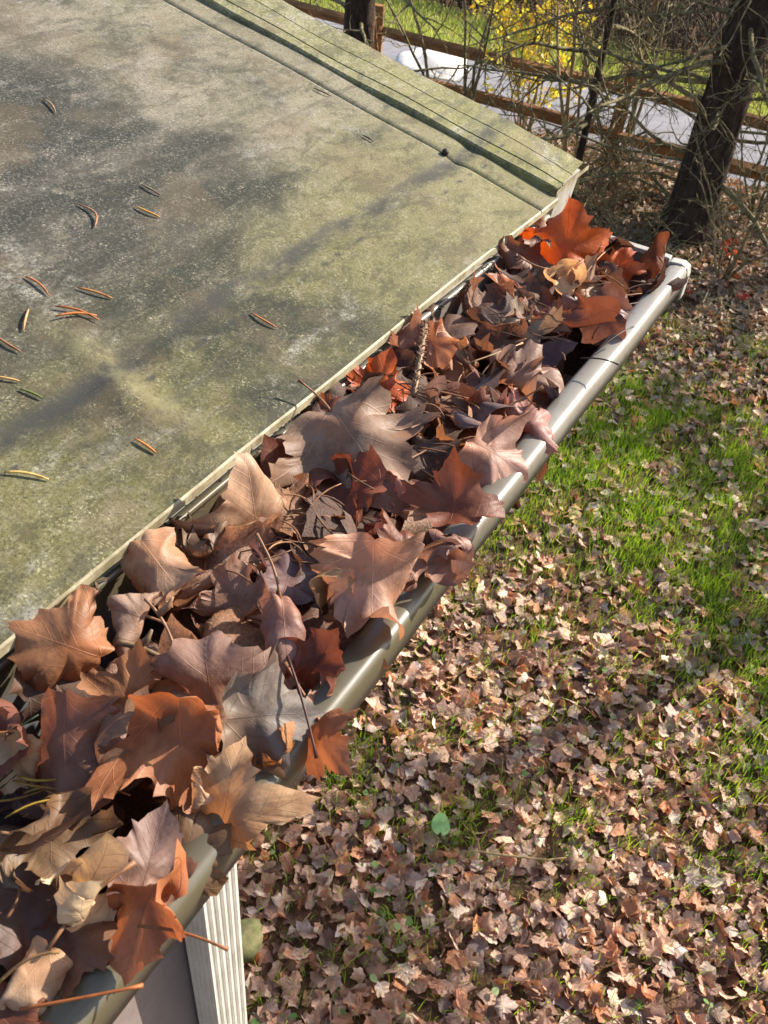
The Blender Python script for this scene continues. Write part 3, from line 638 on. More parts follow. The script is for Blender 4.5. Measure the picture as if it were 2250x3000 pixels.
    ('brown leaf bridging the gap behind the largest domed leaf', [-0.289, 0.4216, 2.837], [-0.528, -0.742, -0.414], [-0.036, -0.467, 0.883], 0.0477, (122, 90, 70), [(0, 0.9, None)], 0.08, 0, 1.0),
    ('small rust leaf corner wedged between roof edge and largest domed leaf', [-0.2646, 0.4165, 2.849], [-0.821, 0.263, 0.507], [0.301, -0.556, 0.775], 0.0254, (122, 74, 58), [(0, 1.4, None)], 0.07, 0, 1.0),
    ('brown leaf resting below the boat shaped leaf by the lip', [-0.183, 0.4325, 2.835], [0.979, 0.181, -0.095], [0.185, -0.586, 0.789], 0.0433, (122, 90, 70), [(0, 0.7, None)], 0.06, 0, 1.0),
    ('small grey pink curled leaf beside the grey pink leaf on the lip', [-0.1396, 0.3158, 2.843], [-0.195, 0.926, 0.323], [0.323, -0.25, 0.913], 0.0305, (156, 121, 103), [(0, 1.6, None)], 0.08, 0, 1.0),
]
ROOF_NEEDLES = [
    ([-0.639, 0.541, 2.9352], [-0.6181, 0.5328, 2.9306]),
    ([-0.5151, 0.4512, 2.9085], [-0.4878, 0.439, 2.9026]),
    ([-0.4897, 0.4851, 2.9031], [-0.4699, 0.4895, 2.8988]),
    ([-0.508, 0.5119, 2.907], [-0.489, 0.5131, 2.9029]),
    ([-0.4724, 0.3595, 2.8993], [-0.4495, 0.3571, 2.8944]),
    ([-0.4443, 0.3774, 2.8933], [-0.4225, 0.3873, 2.8886]),
    ([-0.4466, 0.3372, 2.8938], [-0.433, 0.3195, 2.8909]),
    ([-0.437, 0.3506, 2.8917], [-0.4102, 0.362, 2.8859]),
    ([-0.4293, 0.3428, 2.8901], [-0.414, 0.3639, 2.8868]),
    ([-0.4398, 0.3038, 2.8923], [-0.4196, 0.3047, 2.888]),
    ([-0.4129, 0.2787, 2.8865], [-0.4014, 0.286, 2.8841]),
    ([-0.3967, 0.2815, 2.8831], [-0.3826, 0.2856, 2.88]),
    ([-0.3523, 0.4499, 2.8735], [-0.331, 0.4508, 2.8689]),
    ([-0.3228, 0.2981, 2.8672], [-0.3068, 0.2983, 2.8637]),
    ([-0.3535, 0.2289, 2.8738], [-0.3339, 0.2417, 2.8695]),
    ([-0.5332, 0.7902, 2.9124], [-0.5141, 0.7939, 2.9083]),
    ([-0.4509, 0.7546, 2.8947], [-0.4383, 0.7534, 2.892]),
]
STEMS = [
    ('thin dark leaf stem crossing the gutter below the barrel curled leaf', [-0.1539, 0.2176, 2.867], [-0.1168, 0.1884, 2.851], 0.0008, (70, 40, 36)),
    ('orange leaf stem sticking out over the lip in front of the downspout', [-0.1314, 0.09, 2.853], [-0.0959, 0.0997, 2.859], 0.0007, (130, 80, 45)),
    ('long orange leaf stem across the bottom of the gutter', [-0.1473, 0.047, 2.849], [-0.1146, 0.0748, 2.855], 0.0007, (150, 86, 44)),
    ('tan leaf stem slanting out of the bottom left leaves', [-0.1588, 0.0476, 2.853], [-0.1456, 0.0659, 2.861], 0.0007, (140, 104, 66)),
    ('grey brown twig with a knob behind the broad pink brown leaf', [-0.2372, 0.1899, 2.847], [-0.2087, 0.196, 2.845], 0.0016, (120, 98, 72)),
    ('tan leaf stem standing up beside the twig with a knob', [-0.2391, 0.213, 2.857], [-0.2094, 0.2011, 2.849], 0.0009, (150, 112, 84)),
    ('long tan stem crossing the dark mauve leaf', [-0.2151, 0.5327, 2.845], [-0.1953, 0.5893, 2.843], 0.0007, (170, 140, 104)),
    ('dark stem reaching out over the lip beside the arched leaf', [-0.1495, 0.5972, 2.843], [-0.1193, 0.5941, 2.851], 0.0007, (60, 42, 38)),
    ('dark hooked stem lying across the lip near the upright mauve leaf', [-0.1426, 0.611, 2.845], [-0.1293, 0.6566, 2.851], 0.0007, (60, 44, 40)),
    ('short dark stem on the lip near the far end', [-0.1498, 0.664, 2.847], [-0.1402, 0.7013, 2.849], 0.0007, (60, 44, 40)),
    ('thin brown stem arching over the glowing orange leaf', [-0.1962, 0.7168, 2.847], [-0.1918, 0.7713, 2.857], 0.0008, (150, 110, 70)),
    ('tan twig low at the left edge', [-0.2061, 0.0893, 2.847], [-0.1919, 0.0938, 2.845], 0.0009, (140, 100, 66)),
    ('thin brown twig under the near leaves', [-0.177, 0.0669, 2.847], [-0.1809, 0.0775, 2.849], 0.0007, (120, 84, 58)),
]


GRP = 'dead maple leaves packed in the gutter'
for i, (lab, P, t, n, L, c, bends, wave, st, curl) in enumerate(LEAVES):
    r = random.Random(100 + i)
    V, Fc, uv, base = leaf_geo(500 + i, L, bends, wave, curl=curl)
    lf = obj('maple_leaf', None); lf.matrix_world = leaf_frame(P, t, n)
    tag(lf, lab, 'leaf', GRP)
    b = obj('blade', mesh('blade', V, Fc, MAT['leaf'], True, uv), lf)
    b.color = lin([max(0, min(255, v * r.uniform(.95, 1.05))) for v in c])
    if st:
        s_ = obj('stalk', stalk_mesh(base, L, st, r), lf); s_.color = lin((136, 96, 66))

# buried leaves that close the gaps below the ones on top
PAL = [(156, 124, 108), (128, 96, 80), (122, 76, 60), (112, 90, 86), (184, 152, 128), (98, 74, 62), (156, 116, 86)]
FILL = []
for k in range(9):
    r = random.Random(900 + k)
    V, Fc, uv, base = leaf_geo(900 + k, 1.0, [(r.choice((0, 90, 45)), r.uniform(-1.3, 1.3) or .4, None), (r.uniform(0, 180), r.uniform(.5, 1.2), .15)], .06, 7, 64)
    FILL.append(mesh('blade', V, Fc, MAT['leaf'], True, uv))
r = random.Random(5)
for k in range(140):
    y = -.06 + .88 * (k + r.random()) / 140; q = r.random(); lay = k % 3
    x = -.262 + .11 * q; z = ZG - (.040, .020, .002)[lay] + r.uniform(-.008, .006) - (.012 if q > .8 else 0)
    if y < .16 and q > .55: continue            # the near end lies half open
    a = r.uniform(0, 2 * pi); L = r.uniform(.048, .075)
    t = Vector((math.cos(a) * .55, math.sin(a), r.uniform(-.25, .25))); n = Vector((r.uniform(-.45, .45), r.uniform(-.6, .2), 1))
    me = FILL[r.randrange(9)]
    o = obj('buried_maple_leaf', me); fm = leaf_frame((x, y, z), t, n); o.matrix_world = fm @ Matrix.Diagonal((L, L, L, 1))
    c = r.choice(PAL); o.color = lin(c)
    tag(o, 'dull brown leaf half buried beneath the top layer of leaves in the gutter', 'leaf', 'leaves buried low in the gutter')
# damp compost under the leaves
n_ = 60; V = []; Fc = []
for j in range(n_ + 1):
    y = -1.0 + (Y1 - .004 + 1.0) * j / n_
    for i in range(9):
        x = -.278 + .082 * i / 8 + (.035 * (i / 8) ** 2 if y > .2 else .0)
        V.append((x, y, ZG - .075 + .006 * math.sin(y * 60 + i) + (.004 * math.sin(i * 2.1 + y * 33)) - (.03 if y < .12 else 0)))
for j in range(n_):
    for i in range(8): Fc.append((j * 9 + i, j * 9 + i + 1, j * 9 + i + 10, j * 9 + i + 9))
tag(obj('compost', mesh('compost', V, Fc, MAT['grime'])), 'dark rotted leaf compost in the bottom of the gutter', 'compost', kind='stuff')

# ------------------------------------------------------------------ stems, twigs, needles
for i, (lab, A, B, rad, c) in enumerate(STEMS):
    r = random.Random(40 + i); A = Vector(A); B = Vector(B); d = B - A; sd_ = d.cross(Vector((0, 0, 1))).normalized(); mb = MB(); pts = []
    bow = r.uniform(-.1, .1)
    for k in range(9):
        q = k / 8; pts.append(A + d * q + sd_ * d.length * bow * math.sin(q * pi) + Vector((0, 0, .06 * d.length * math.sin(q * pi))) - A)
    mb.tube(pts, [rad * (1.0 - .25 * k / 8 + (.55 if k == 8 else 0)) for k in range(9)], 6)
    if 'knob' in lab:
        mb.tube([pts[3], pts[3] + Vector((.003, .004, .004)), pts[3] + Vector((.004, .007, .009))], [.0022, .0018, .0008], 6)
    o = obj('leaf_stem' if 'stem' in lab else 'twig', mesh('leaf_stem', [tuple(v) for v in mb.V], mb.F, MAT['stalk']), loc=A); o.color = lin(c)
    tag(o, lab, 'stem' if 'stem' in lab else 'twig')
# ridged spruce twig standing out of the leaves
A = Vector((-.262, .552, ZG + .018)); B = Vector((-.226, .470, ZG + .008)); d = B - A; mb = MB(); K = 26; pts = []; rads = []
for k in range(K + 1):
    q = k / K; pts.append(A + d * q + Vector((0, 0, .008 * math.sin(q * pi))) - A); rads.append(.0026 if k % 2 else .0019)
mb.tube(pts, rads, 7)
for k in range(1, K):
    for a in range(3):
        p = pts[k]; an = a * 2.1 + k * 1.2; e = Vector((math.cos(an), .3 * math.sin(an), abs(math.sin(an)))) * .0042
        mb.tube([p, p + e], [.0008, .0004], 4)
o = mb.build('spruce_twig', MAT['stalk'], None, True); o.location = A; o.color = lin((132, 100, 72)); tag(o, 'ridged bare spruce twig standing in the leaves left of centre', 'twig')

def needle_mesh(L, bow, rad, r):
    mb = MB(); pts = []
    for k in range(7):
        q = k / 6; pts.append(Vector((L * (q - .5), bow * L * math.sin(q * pi) , .0006 + .04 * L * math.sin(q * pi))))
    mb.tube(pts, [rad * (.45 + .55 * min(1, 4 * min(q, 1 - q) + .1)) for q in [k / 6 for k in range(7)]], 5)
    return mesh('needle', [tuple(v) for v in mb.V], mb.F, MAT['needle'])
RN = ["tan needle pair high on the roof at the left edge", "curved brown needle with a dark base on the upper roof", "golden needle right of the curved brown needle", "grey brown needle above the golden needle", "rust needle on the dark left part of the roof",
      "long tan needle on the dark roof right of the rust needle", "short upright tan needle near the left edge of the roof", "brown needle crossing another one at the lap seam", "orange needle lying under the crossing brown needle", "brown needle at the left picture edge below the short upright one",
      "pale needle at the left picture edge above the green needle", "single green needle on the roof", "brown needle alone in the middle of the roof", "short orange needle with a dark shadow near the eave", "longest golden needle at the left above the eave", "thin dark needle beside the roof edge cap", "short black brown needle fragment on the pale upper roof"]
RC = [(150, 120, 84), (160, 112, 84), (190, 140, 70), (120, 100, 78), (166, 96, 52), (170, 112, 62), (176, 136, 96), (160, 96, 50), (190, 112, 56), (140, 96, 60), (178, 140, 84), (92, 104, 48), (166, 104, 60), (186, 116, 52), (196, 160, 90), (80, 62, 46), (60, 46, 36)]
for i, (A, B) in enumerate(ROOF_NEEDLES):
    r = random.Random(70 + i); A = Vector(A); B = Vector(B); d = B - A; mid = (A + B) / 2
    mid.z = EZ + (EX - mid.x) * PT + float(roof_h(np.float64(mid.x), np.float64(mid.y))) + .0008
    o = obj('conifer_needle', needle_mesh(d.length, (.24 if i in (1,) else r.uniform(-.08, .1)), .00085 if i < 15 else .0007, r))
    xx = d.normalized(); up = Vector((PT, 0, 1)).normalized(); yy = up.cross(xx).normalized(); zz = xx.cross(yy)
    o.matrix_world = Matrix(((xx.x, yy.x, zz.x, mid.x), (xx.y, yy.y, zz.y, mid.y), (xx.z, yy.z, zz.z, mid.z), (0, 0, 0, 1)))
    o.color = lin(RC[i]); tag(o, RN[i], 'needle', 'needles lying on the roof')
# dark seed husk on the roof
px_, py_ = -.386, .805; pz = EZ + (EX - px_) * PT
mb = MB(); mb.tube([(0, 0, 0), (.0005, 0, .0018), (.001, .0004, .0042), (.0012, .0003, .0062), (.0012, .0003, .0072)], [.0016, .0034, .0038, .0024, .0006], 8)
mb.tube([(-.001, 0, .001), (-.006, -.002, .0015), (-.010, -.004, .0008)], [.0012, .0009, .0004], 5)
o = mb.build('seed_husk', MAT['nut'], None, True); o.location = (px_, py_, pz); tag(o, 'small black seed husk on the pale roof near the edge cap', 'seed')

# loose needles among the gutter leaves: a few clumps plus scattered ones
NM = [needle_mesh(.026, random.Random(k).uniform(-.12, .12), .0006, rnd) for k in range(4)]
def gneedle(x, y, z, a, tilt, c, lab, grp):
    o = obj('conifer_needle', NM[rnd.randrange(4)]); o.location = (x, y, z); o.rotation_euler = (rnd.uniform(-.3, .3), tilt, a); s = rnd.uniform(.7, 1.15); o.scale = (s, 1, 1); o.color = lin(c)
    tag(o, lab, 'needle', grp)
def gp(y, q): return -.262 + .11 * q
for (cx, cy, dz, nn, spread) in ((-.205, .395, .006, 20, .018), (-.222, .325, .004, 22, .016), (-.205, .475, .006, 22, .02), (-.175, .43, .002, 14, .016), (-.21, .285, .004, 12, .014), (-.2, .63, .006, 16, .03), (-.17, .74, .008, 10, .02)):
    base = rnd.uniform(-.4, .6)
    for k in range(nn):
        gneedle(cx + rnd.gauss(0, spread * .6), cy + rnd.gauss(0, spread), ZG + dz + rnd.uniform(-.012, .006), base + rnd.gauss(0, .7), rnd.uniform(-.35, .35), rnd.choice(((130, 92, 66), (110, 80, 58), (150, 108, 74))), 'thin brown needle lying in a clump between the gutter leaves', 'brown needles between the gutter leaves')
for k in range(26):
    gneedle(-.205 + rnd.gauss(0, .008), .118 + rnd.gauss(0, .008), ZG + .000 + rnd.uniform(-.012, .008), rnd.uniform(.1, 1.0), rnd.uniform(-.3, .1), rnd.choice(((150, 110, 50), (140, 96, 52), (160, 130, 50))), 'golden needle in the tuft beside the tall tan leaf at the near lip', 'golden needle tuft near the lip')
for k in range(12):
    gneedle(-.228 + rnd.gauss(0, .004), .118 + rnd.gauss(0, .005), ZG + .002 + rnd.uniform(-.01, .008), rnd.uniform(1.1, 1.7), rnd.uniform(-.5, .1), rnd.choice(((60, 80, 50), (48, 68, 48))), 'dark green needle in the small tuft above the rolled beige leaf', 'green needle tuft among the near leaves')

# ------------------------------------------------------------------ leaf litter on the ground
GPAL = np.array([lin(c)[:3] for c in ((204, 170, 146), (220, 190, 164), (188, 152, 128), (152, 116, 96), (190, 140, 108), (194, 174, 162), (136, 108, 94), (234, 214, 190), (172, 150, 140), (200, 142, 100), (196, 160, 136))])
GW = np.array([.16, .13, .14, .12, .09, .06, .12, .07, .04, .04, .03])
def grassiness(x, y):
    d = np.exp(-((y - 4.2 + .75 * np.clip(x + .5, 0, 2)) / 1.2) ** 2) * 1.0
    t = .5 + .5 * np.sin(x * 2.1 + 1.3 * np.sin(y * 1.7)) * np.sin(y * 2.6 + 1.1 * np.sin(x * 1.9 + .6))
    t2 = .5 + .5 * np.sin(x * 6.3 + 2 * np.sin(y * 4.1)) * np.sin(y * 7.1 + 2 * np.sin(x * 5.3))
    return np.clip(d * (.55 + .6 * t) + .55 * np.clip(t * .5 + t2 * .5 - .52, 0, 1) * 3.4 * (y < 6.4), 0, 1) * (.4 + .6 * t2)
def visible_band(n, y0, y1, pad=.9):
    y = y0 + (y1 - y0) * rs.rand(n) ; xl = np.maximum(-.35 - .42 * y, -4.6) - pad * 1.5; xr = np.where(y < 2, .4 + .35 * y, 1.0 - .12 * (y - 2)) + pad
    return xl + (xr - xl) * rs.rand(n), y, (xr - xl)
SIMPLE = []
for k in range(10):
    r = random.Random(300 + k); ol = outline(r, 20, .03, r.uniform(.75, 1.05), r.uniform(.6, 1.5))
    pts = [p for i, p in enumerate(ol)]
    # thin the outline to about 22 points
    st_ = max(1, len(pts) // 17); pts = pts[::st_]
    SIMPLE.append(np.array(pts))
def litter(name, count, y0, y1, zlo, zhi, size, label, keep=None, tilt=.5, wash=0.0):
    x, y, _ = visible_band(count, y0, y1)
    if keep is not None:
        k = rs.rand(count) < keep(x, y); x, y = x[k], y[k]
    n = len(x); ok = ~((x < -.34) & (y < .36)); x, y = x[ok], y[ok]; n = len(x)
    Vs = []; Fs = []; Ts = []; UVs = []; o0 = 0
    which = rs.randint(0, len(SIMPLE), n); colr = GPAL[rs.choice(len(GPAL), n, p=GW / GW.sum())] * (.62 + .7 * rs.rand(n, 1)); colr = colr * (1 - wash) + wash * np.array(lin((150, 132, 106))[:3])
    for k in range(len(SIMPLE)):
        sel = np.where(which == k)[0]
        if not len(sel): continue
        ol = SIMPLE[k]; N = len(ol); pt = np.concatenate((np.array([[0, .3]]), (ol - (0, .3)) * .55 + (0, .3), ol)); m = len(pt)
        L = size * (.6 + .7 * rs.rand(len(sel)))
        px = np.tile(pt[:, 0], (len(sel), 1)); py = np.tile(pt[:, 1] - .4, (len(sel), 1))
        a = rs.rand(len(sel), 1) * 6.28; kk = rs.uniform(-1.7, 1.7, (len(sel), 1)); kk = np.where(np.abs(kk) < .3, .5, kk); d = px * np.cos(a) + py * np.sin(a)
        th = kk * d; nd = np.sin(th) / kk; pz = (1 - np.cos(th)) / kk + .08 * (rs.rand(len(sel), m) - .5) * np.concatenate(([0], np.full(N, .4), np.ones(N)))
        px = px + np.cos(a) * (nd - d); py = py + np.sin(a) * (nd - d)
        P = np.stack((px, py, pz), -1) * L[:, None, None]
        rz = rs.rand(len(sel)) * 6.28; tx = rs.normal(0, tilt, len(sel)); ty = rs.normal(0, tilt, len(sel))
        c, s = np.cos(tx)[:, None], np.sin(tx)[:, None]; Y_ = P[..., 1] * c - P[..., 2] * s; Z_ = P[..., 1] * s + P[..., 2] * c
        c, s = np.cos(ty)[:, None], np.sin(ty)[:, None]; X_ = P[..., 0] * c + Z_ * s; Z_ = -P[..., 0] * s + Z_ * c
        c, s = np.cos(rz)[:, None], np.sin(rz)[:, None]
        wx = X_ * c - Y_ * s + x[sel][:, None]; wy = X_ * s + Y_ * c + y[sel][:, None]
        wz = Z_ + (gzn(x[sel], y[sel]) + zlo + (zhi - zlo) * rs.rand(len(sel)))[:, None]
        Vs.append(np.stack((wx, wy, wz), -1).reshape(-1, 3)); UVs.append(np.tile(pt, (len(sel), 1))); Ts.append(np.repeat(colr[sel], m, 0))
        tri = [(0, 1 + i, 1 + (i + 1) % N) for i in range(N)]
        for i in range(N):
            j = (i + 1) % N; tri += [(1 + i, 1 + N + i, 1 + N + j), (1 + i, 1 + N + j, 1 + j)]
        tri = np.array(tri)
        Fs.append((tri[None] + (np.arange(len(sel)) * m)[:, None, None] + o0).reshape(-1, 3)); o0 += len(sel) * m
    me = mesh(name, np.concatenate(Vs), np.concatenate(Fs), MAT['litter'], False, np.concatenate(UVs), np.concatenate(Ts))
    return tag(obj(name, me), label, 'leaf litter', kind='stuff')
litter('leaf_litter', 27000, .2, 6.4, .0, .030, .060, 'brown and tan fallen leaves covering the lawn below the gutter', lambda x, y: np.where(y < 3.2, .92, .62) * (1 - .7 * grassiness(x, y)))
litter('far_leaf_litter', 14000, 5.6, 9.5, .0, .03, .062, 'pale brown leaf litter under the spruces by the fence', wash=.55)

# leaves that can be told apart on top of the litter
GL = []
for k in range(8):
    r = random.Random(1500 + k)
    V, Fc, uv, base = leaf_geo(1500 + k, 1.0, [(r.uniform(0, 180), r.choice((-1, 1)) * r.uniform(.5, 1.6), None)], .07, 3, 44)
    GL.append(mesh('fallen_leaf', V, Fc, MAT['gleaf'], True, uv))
r = random.Random(77); cnt = 0
while cnt < 160:
    y = .75 + 3.0 * r.random() ** 1.2; xl = -.3 - .28 * y; xr = .3 + .30 * y if y < 2 else .9 - .15 * (y - 2); x = r.uniform(xl, xr)
    if x < -.32 and y < .4: continue
    o = obj('fallen_leaf', GL[r.randrange(8)]); L = r.uniform(.055, .085)
    o.matrix_world = Matrix.Translation((x, y, gz(x, y) + .034 + r.uniform(0, .012))) @ Matrix.Rotation(r.uniform(0, 6.28), 4, 'Z') @ Matrix.Rotation(r.gauss(0, .3), 4, 'X') @ Matrix.Rotation(r.gauss(0, .3), 4, 'Y') @ Matrix.Diagonal((L, L, L, 1))
    o.color = tuple(float(v) for v in GPAL[r.choices(range(11), GW)[0]] * r.uniform(.9, 1.2)) + (1,)
    tag(o, 'fallen brown maple leaf lying loose on top of the lawn litter', 'leaf', 'loose leaves on top of the lawn litter'); cnt += 1

# orange red leaves on the ground near the spruce foot
for i, (x, y, s, c) in enumerate(((-.93, 7.85, .12, (214, 92, 50)), (-.88, 7.62, .11, (220, 110, 60)), (-.97, 7.72, .10, (200, 80, 44)), (-.62, 6.9, .09, (186, 70, 50)), (-.75, 7.2, .09, (200, 96, 60)), (-1.0, 6.75, .08, (190, 84, 60)))):
    o = obj('fallen_leaf', GL[i % 8]); o.matrix_world = Matrix.Translation((x, y, gz(x, y) + .07)) @ Matrix.Rotation(i * 1.3, 4, 'Z') @ Matrix.Rotation(-.6, 4, 'X') @ Matrix.Diagonal((s, s, s, 1)); o.color = lin(c)
    tag(o, ('bright orange red leaf catching the sun right of the spruce foot', 'orange leaf just in front of the bright orange red leaf', 'rust orange leaf left of the bright orange red leaf', 'dull red leaf nearest the right edge of the picture', 'salmon orange leaf between the spruce foot and the dull red leaf', 'small brick red leaf below the spruce foot')[i], 'leaf', 'orange red leaves near the spruce')

# green leaf and bent stick on the litter
V, Fc, uv, base = leaf_geo(42, .001, [(0, 1.0, None)], .02, 3, 30)
N = 28; V = [(0, 0, .006)] + [(.036 * math.sin(2 * pi * i / N) * (1 - .18 * math.cos(2 * pi * i / N)), .045 * math.cos(2 * pi * i / N) + (.016 if i == N // 2 else 0), .003 * math.sin(4 * pi * i / N)) for i in range(N)]
t = NT('green_leaf'); gm_ = t.done(t.mix(t.tex(60, 4, .6, t.coord()), lin((92, 132, 70)), lin((124, 160, 96))), .5)
o = obj('green_leaf', mesh('green_leaf', V, [(0, 1 + (i + 1) % N, 1 + i) for i in range(N)], gm_), loc=(-.494, 1.718, .068)); o.rotation_euler = (.12, .1, .5); tag(o, 'single rounded green leaf lying on the brown litter', 'leaf')
mb = MB(); mb.tube([(0, 0, 0), (.06, .035, .012), (.11, .06, .006), (.2, .10, .014), (.29, .15, .008), (.345, .2, .004)], [.002, .004, .0045, .004, .0035, .002], 6); mb.tube([(.06, .035, .012), (.03, .07, .02), (.0, .085, .018)], [.003, .0022, .0012], 5)
o = mb.build('bent_stick', MAT['twig'], None, True); o.location = (-.376, 1.664, .062); tag(o, 'thin bent pale stick lying on the leaf litter', 'stick')
# low mossy stone at the foot of the downspout
def stone(name, mat, sx, sy, sz, seed, loc, lab, cat):
    r = random.Random(seed); V = []; Fc = []; nu, nv = 20, 12; ph = [r.uniform(0, 6) for _ in range(6)]
    for j in range(nv + 1):
        b = pi * j / nv
        for i in range(nu):
            a = 2 * pi * i / nu; d = Vector((math.sin(b) * math.cos(a), math.sin(b) * math.sin(a), math.cos(b)))
            k = 1 + .10 * math.sin(3 * d.x + ph[0]) * math.cos(2.5 * d.y + ph[1]) + .07 * math.sin(6 * d.z + 4 * d.x + ph[2]) + .04 * math.sin(9 * d.y + ph[3])
            V.append((d.x * sx * k, d.y * sy * k, d.z * sz * k))
    for j in range(nv):
        for i in range(nu): Fc.append((j * nu + i, (j + 1) * nu + i, (j + 1) * nu + (i + 1) % nu, j * nu + (i + 1) % nu))
    return tag(obj(name, mesh(name, V, Fc, mat), loc=loc), lab, cat)
moss = M_simple('mossy_stone', (112, 106, 76), (80, 84, 52), .95, 30, .6, .004, .1)
stone('mossy_stone', moss, .06, .08, .05, 3, (-.86, .97, .05), 'low mossy stone in the leaf litter beside the downspout', 'stone')
stone('sunpatch_mound', MAT['sunpatch'], .46, .55, .15, 8, (-5.30, 10.4, .08), 'low white mound standing in for a sunlit patch on the drive behind the fence', 'bright patch')  # flat white mound added to give the bright sunlit spot on the drive

# ------------------------------------------------------------------ grass
def blades(name, x, y, hgt, wid, label, cols, zoff=0.0, lean=.5):
    n = len(x); a = rs.rand(n) * 6.28; la = rs.rand(n) * 6.28; ln = lean * (.3 + rs.rand(n)); h = hgt * (.5 + .8 * rs.rand(n)); z = gzn(x, y) + zoff
    dx, dy = np.cos(a) * wid / 2, np.sin(a) * wid / 2; lx, ly = np.cos(la) * ln * h, np.sin(la) * ln * h
    P = np.empty((n, 5, 3)); 
    P[:, 0] = np.stack((x - dx, y - dy, z), -1); P[:, 1] = np.stack((x + dx, y + dy, z), -1)
    P[:, 2] = np.stack((x + dx * .8 + lx * .35, y + dy * .8 + ly * .35, z + h * .6), -1); P[:, 3] = np.stack((x - dx * .8 + lx * .35, y - dy * .8 + ly * .35, z + h * .6), -1)
    P[:, 4] = np.stack((x + lx, y + ly, z + h * .95), -1)
    b = (np.arange(n) * 5)[:, None, None]
    Fc = (np.array([(0, 1, 2), (0, 2, 3), (3, 2, 4)])[None] + b).reshape(-1, 3)
    cc = np.array([lin(c)[:3] for c in cols]); col = cc[rs.randint(0, len(cc), n)] * (.8 + .4 * rs.rand(n, 1))
    return tag(obj(name, mesh(name, P.reshape(-1, 3), Fc, MAT['grass'], False, None, np.repeat(col, 5, 0))), label, 'grass', kind='stuff')
GC = [(118, 146, 42), (140, 166, 52), (96, 130, 40), (160, 176, 70), (126, 152, 56)]
x, y, _ = visible_band(290000, .4, 7.0); k = rs.rand(len(x)) < grassiness(x, y) ** 1.3 * .9; x, y = x[k], y[k]
x2, y2, _ = visible_band(14000, .4, 6.4)
blades('grass', np.concatenate((x, x2)), np.concatenate((y, y2)), .075, .0042, 'bright green grass growing up through the leaf litter', GC)
x2, y2, _ = visible_band(1800, .4, 6.2); k = rs.rand(len(x2)) < .1 + .6 * (np.sin(x2 * 5.1 + 2 * np.sin(y2 * 3)) * np.sin(y2 * 4.7 + 1) > .25); x2, y2 = x2[k], y2[k]; n = len(x2)
ang = rs.rand(n) * 6.28; sz = .006 + .011 * rs.rand(n); nx = rs.normal(0, .35, n); ny = rs.normal(0, .35, n); zc = gzn(x2, y2) + .025 + .03 * rs.rand(n)
Q = []
for j in range(7):
    a = ang + j * 2 * pi / 7; rr = sz * (1.25 if j == 0 else .85); dx, dy = np.cos(a) * rr, np.sin(a) * rr; Q.append(np.stack((x2 + dx, y2 + dy, zc + dx * nx + dy * ny), -1))
cc = np.array([lin(c)[:3] for c in ((92, 124, 62), (112, 142, 78), (76, 108, 54), (132, 150, 96))])[rs.randint(0, 4, n)]
tag(obj('weeds', mesh('weeds', np.stack(Q, 1).reshape(-1, 3), np.arange(n * 7).reshape(n, 7), MAT['grass'], False, None, np.repeat(cc, 7, 0))), 'small green weed leaves scattered between the fallen leaves', 'weeds', kind='stuff')
xx = rs.uniform(-14, 3, 30000); yy = rs.uniform(11.55, 13.5, 30000)
blades('lawn_grass', xx, yy, .10, .012, 'sunlit green grass beyond the drive', [(150, 162, 84), (178, 182, 108), (128, 146, 74), (204, 198, 140), (170, 160, 110)])
xx = rs.uniform(-7, 2, 5000); yy = rs.uniform(6.0, 9.5, 5000)
blades('dry_grass', xx, yy, .10, .004, 'thin straw coloured grass and stems under the spruce branches', [(150, 130, 84), (128, 108, 70), (104, 110, 56)], lean=1.2)

# ------------------------------------------------------------------ fence
fence_y = 8.85
def rail(x0, x1, z0, z1, seed):
    r = random.Random(seed); V = []; Fc = []; k = 15; prof = [(-.045, -.03), (-.01, -.055), (.04, -.035), (.05, .02), (.005, .055), (-.05, .03)]; prof = [(a * r.uniform(.85, 1.15), b * r.uniform(.85, 1.15)) for a, b in prof]
    for j in range(k):
        q = j / (k - 1); tp = .55 + .45 * min(1, 6 * min(q, 1 - q) + .1); tw = .25 * math.sin(q * 3 + seed)
        for a, b in prof:
            a2, b2 = a * math.cos(tw) - b * math.sin(tw), a * math.sin(tw) + b * math.cos(tw)
            V.append((x0 + (x1 - x0) * q, a2 * tp + .02 * math.sin(q * 5 + seed) + r.uniform(-.003, .003), z0 + (z1 - z0) * q + b2 * tp * 1.1 + .015 * math.sin(q * 4 + seed * 2)))
    m = len(prof)
    for j in range(k - 1):
        for i in range(m): Fc.append((j * m + i, j * m + (i + 1) % m, (j + 1) * m + (i + 1) % m, (j + 1) * m + i))
    Fc.append(tuple(range(m))); Fc.append(tuple((k - 1) * m + i for i in range(m))[::-1])
    return mesh('rail', V, Fc, MAT['rail'], False)
fence = tag(obj('split_rail_fence', None, loc=(-3.0, fence_y, 0)), 'split rail wooden fence with two rails in front of the drive', 'fence')
posts = [-8.0, -5.2, -2.45, .35, 3.1]
for i, x in enumerate(posts):
    mb = MB(); x -= -3.0; mb.tube([(x, 0, -.2), (x, 0, .3), (x + .01, .004, .7), (x + .012, .006, .98)], [.075, .072, .068, .060], 7)
    mb.build('post', MAT['rail'], fence)
    if i < len(posts) - 1:
        x2 = posts[i + 1] + 3.0
        obj('rail', rail(x - .08, x2 + .08, .76, .76 + (-.02 if i % 2 else .02), i * 2), fence); obj('rail', rail(x - .08, x2 + .08, .36, .36, i * 2 + 1), fence)

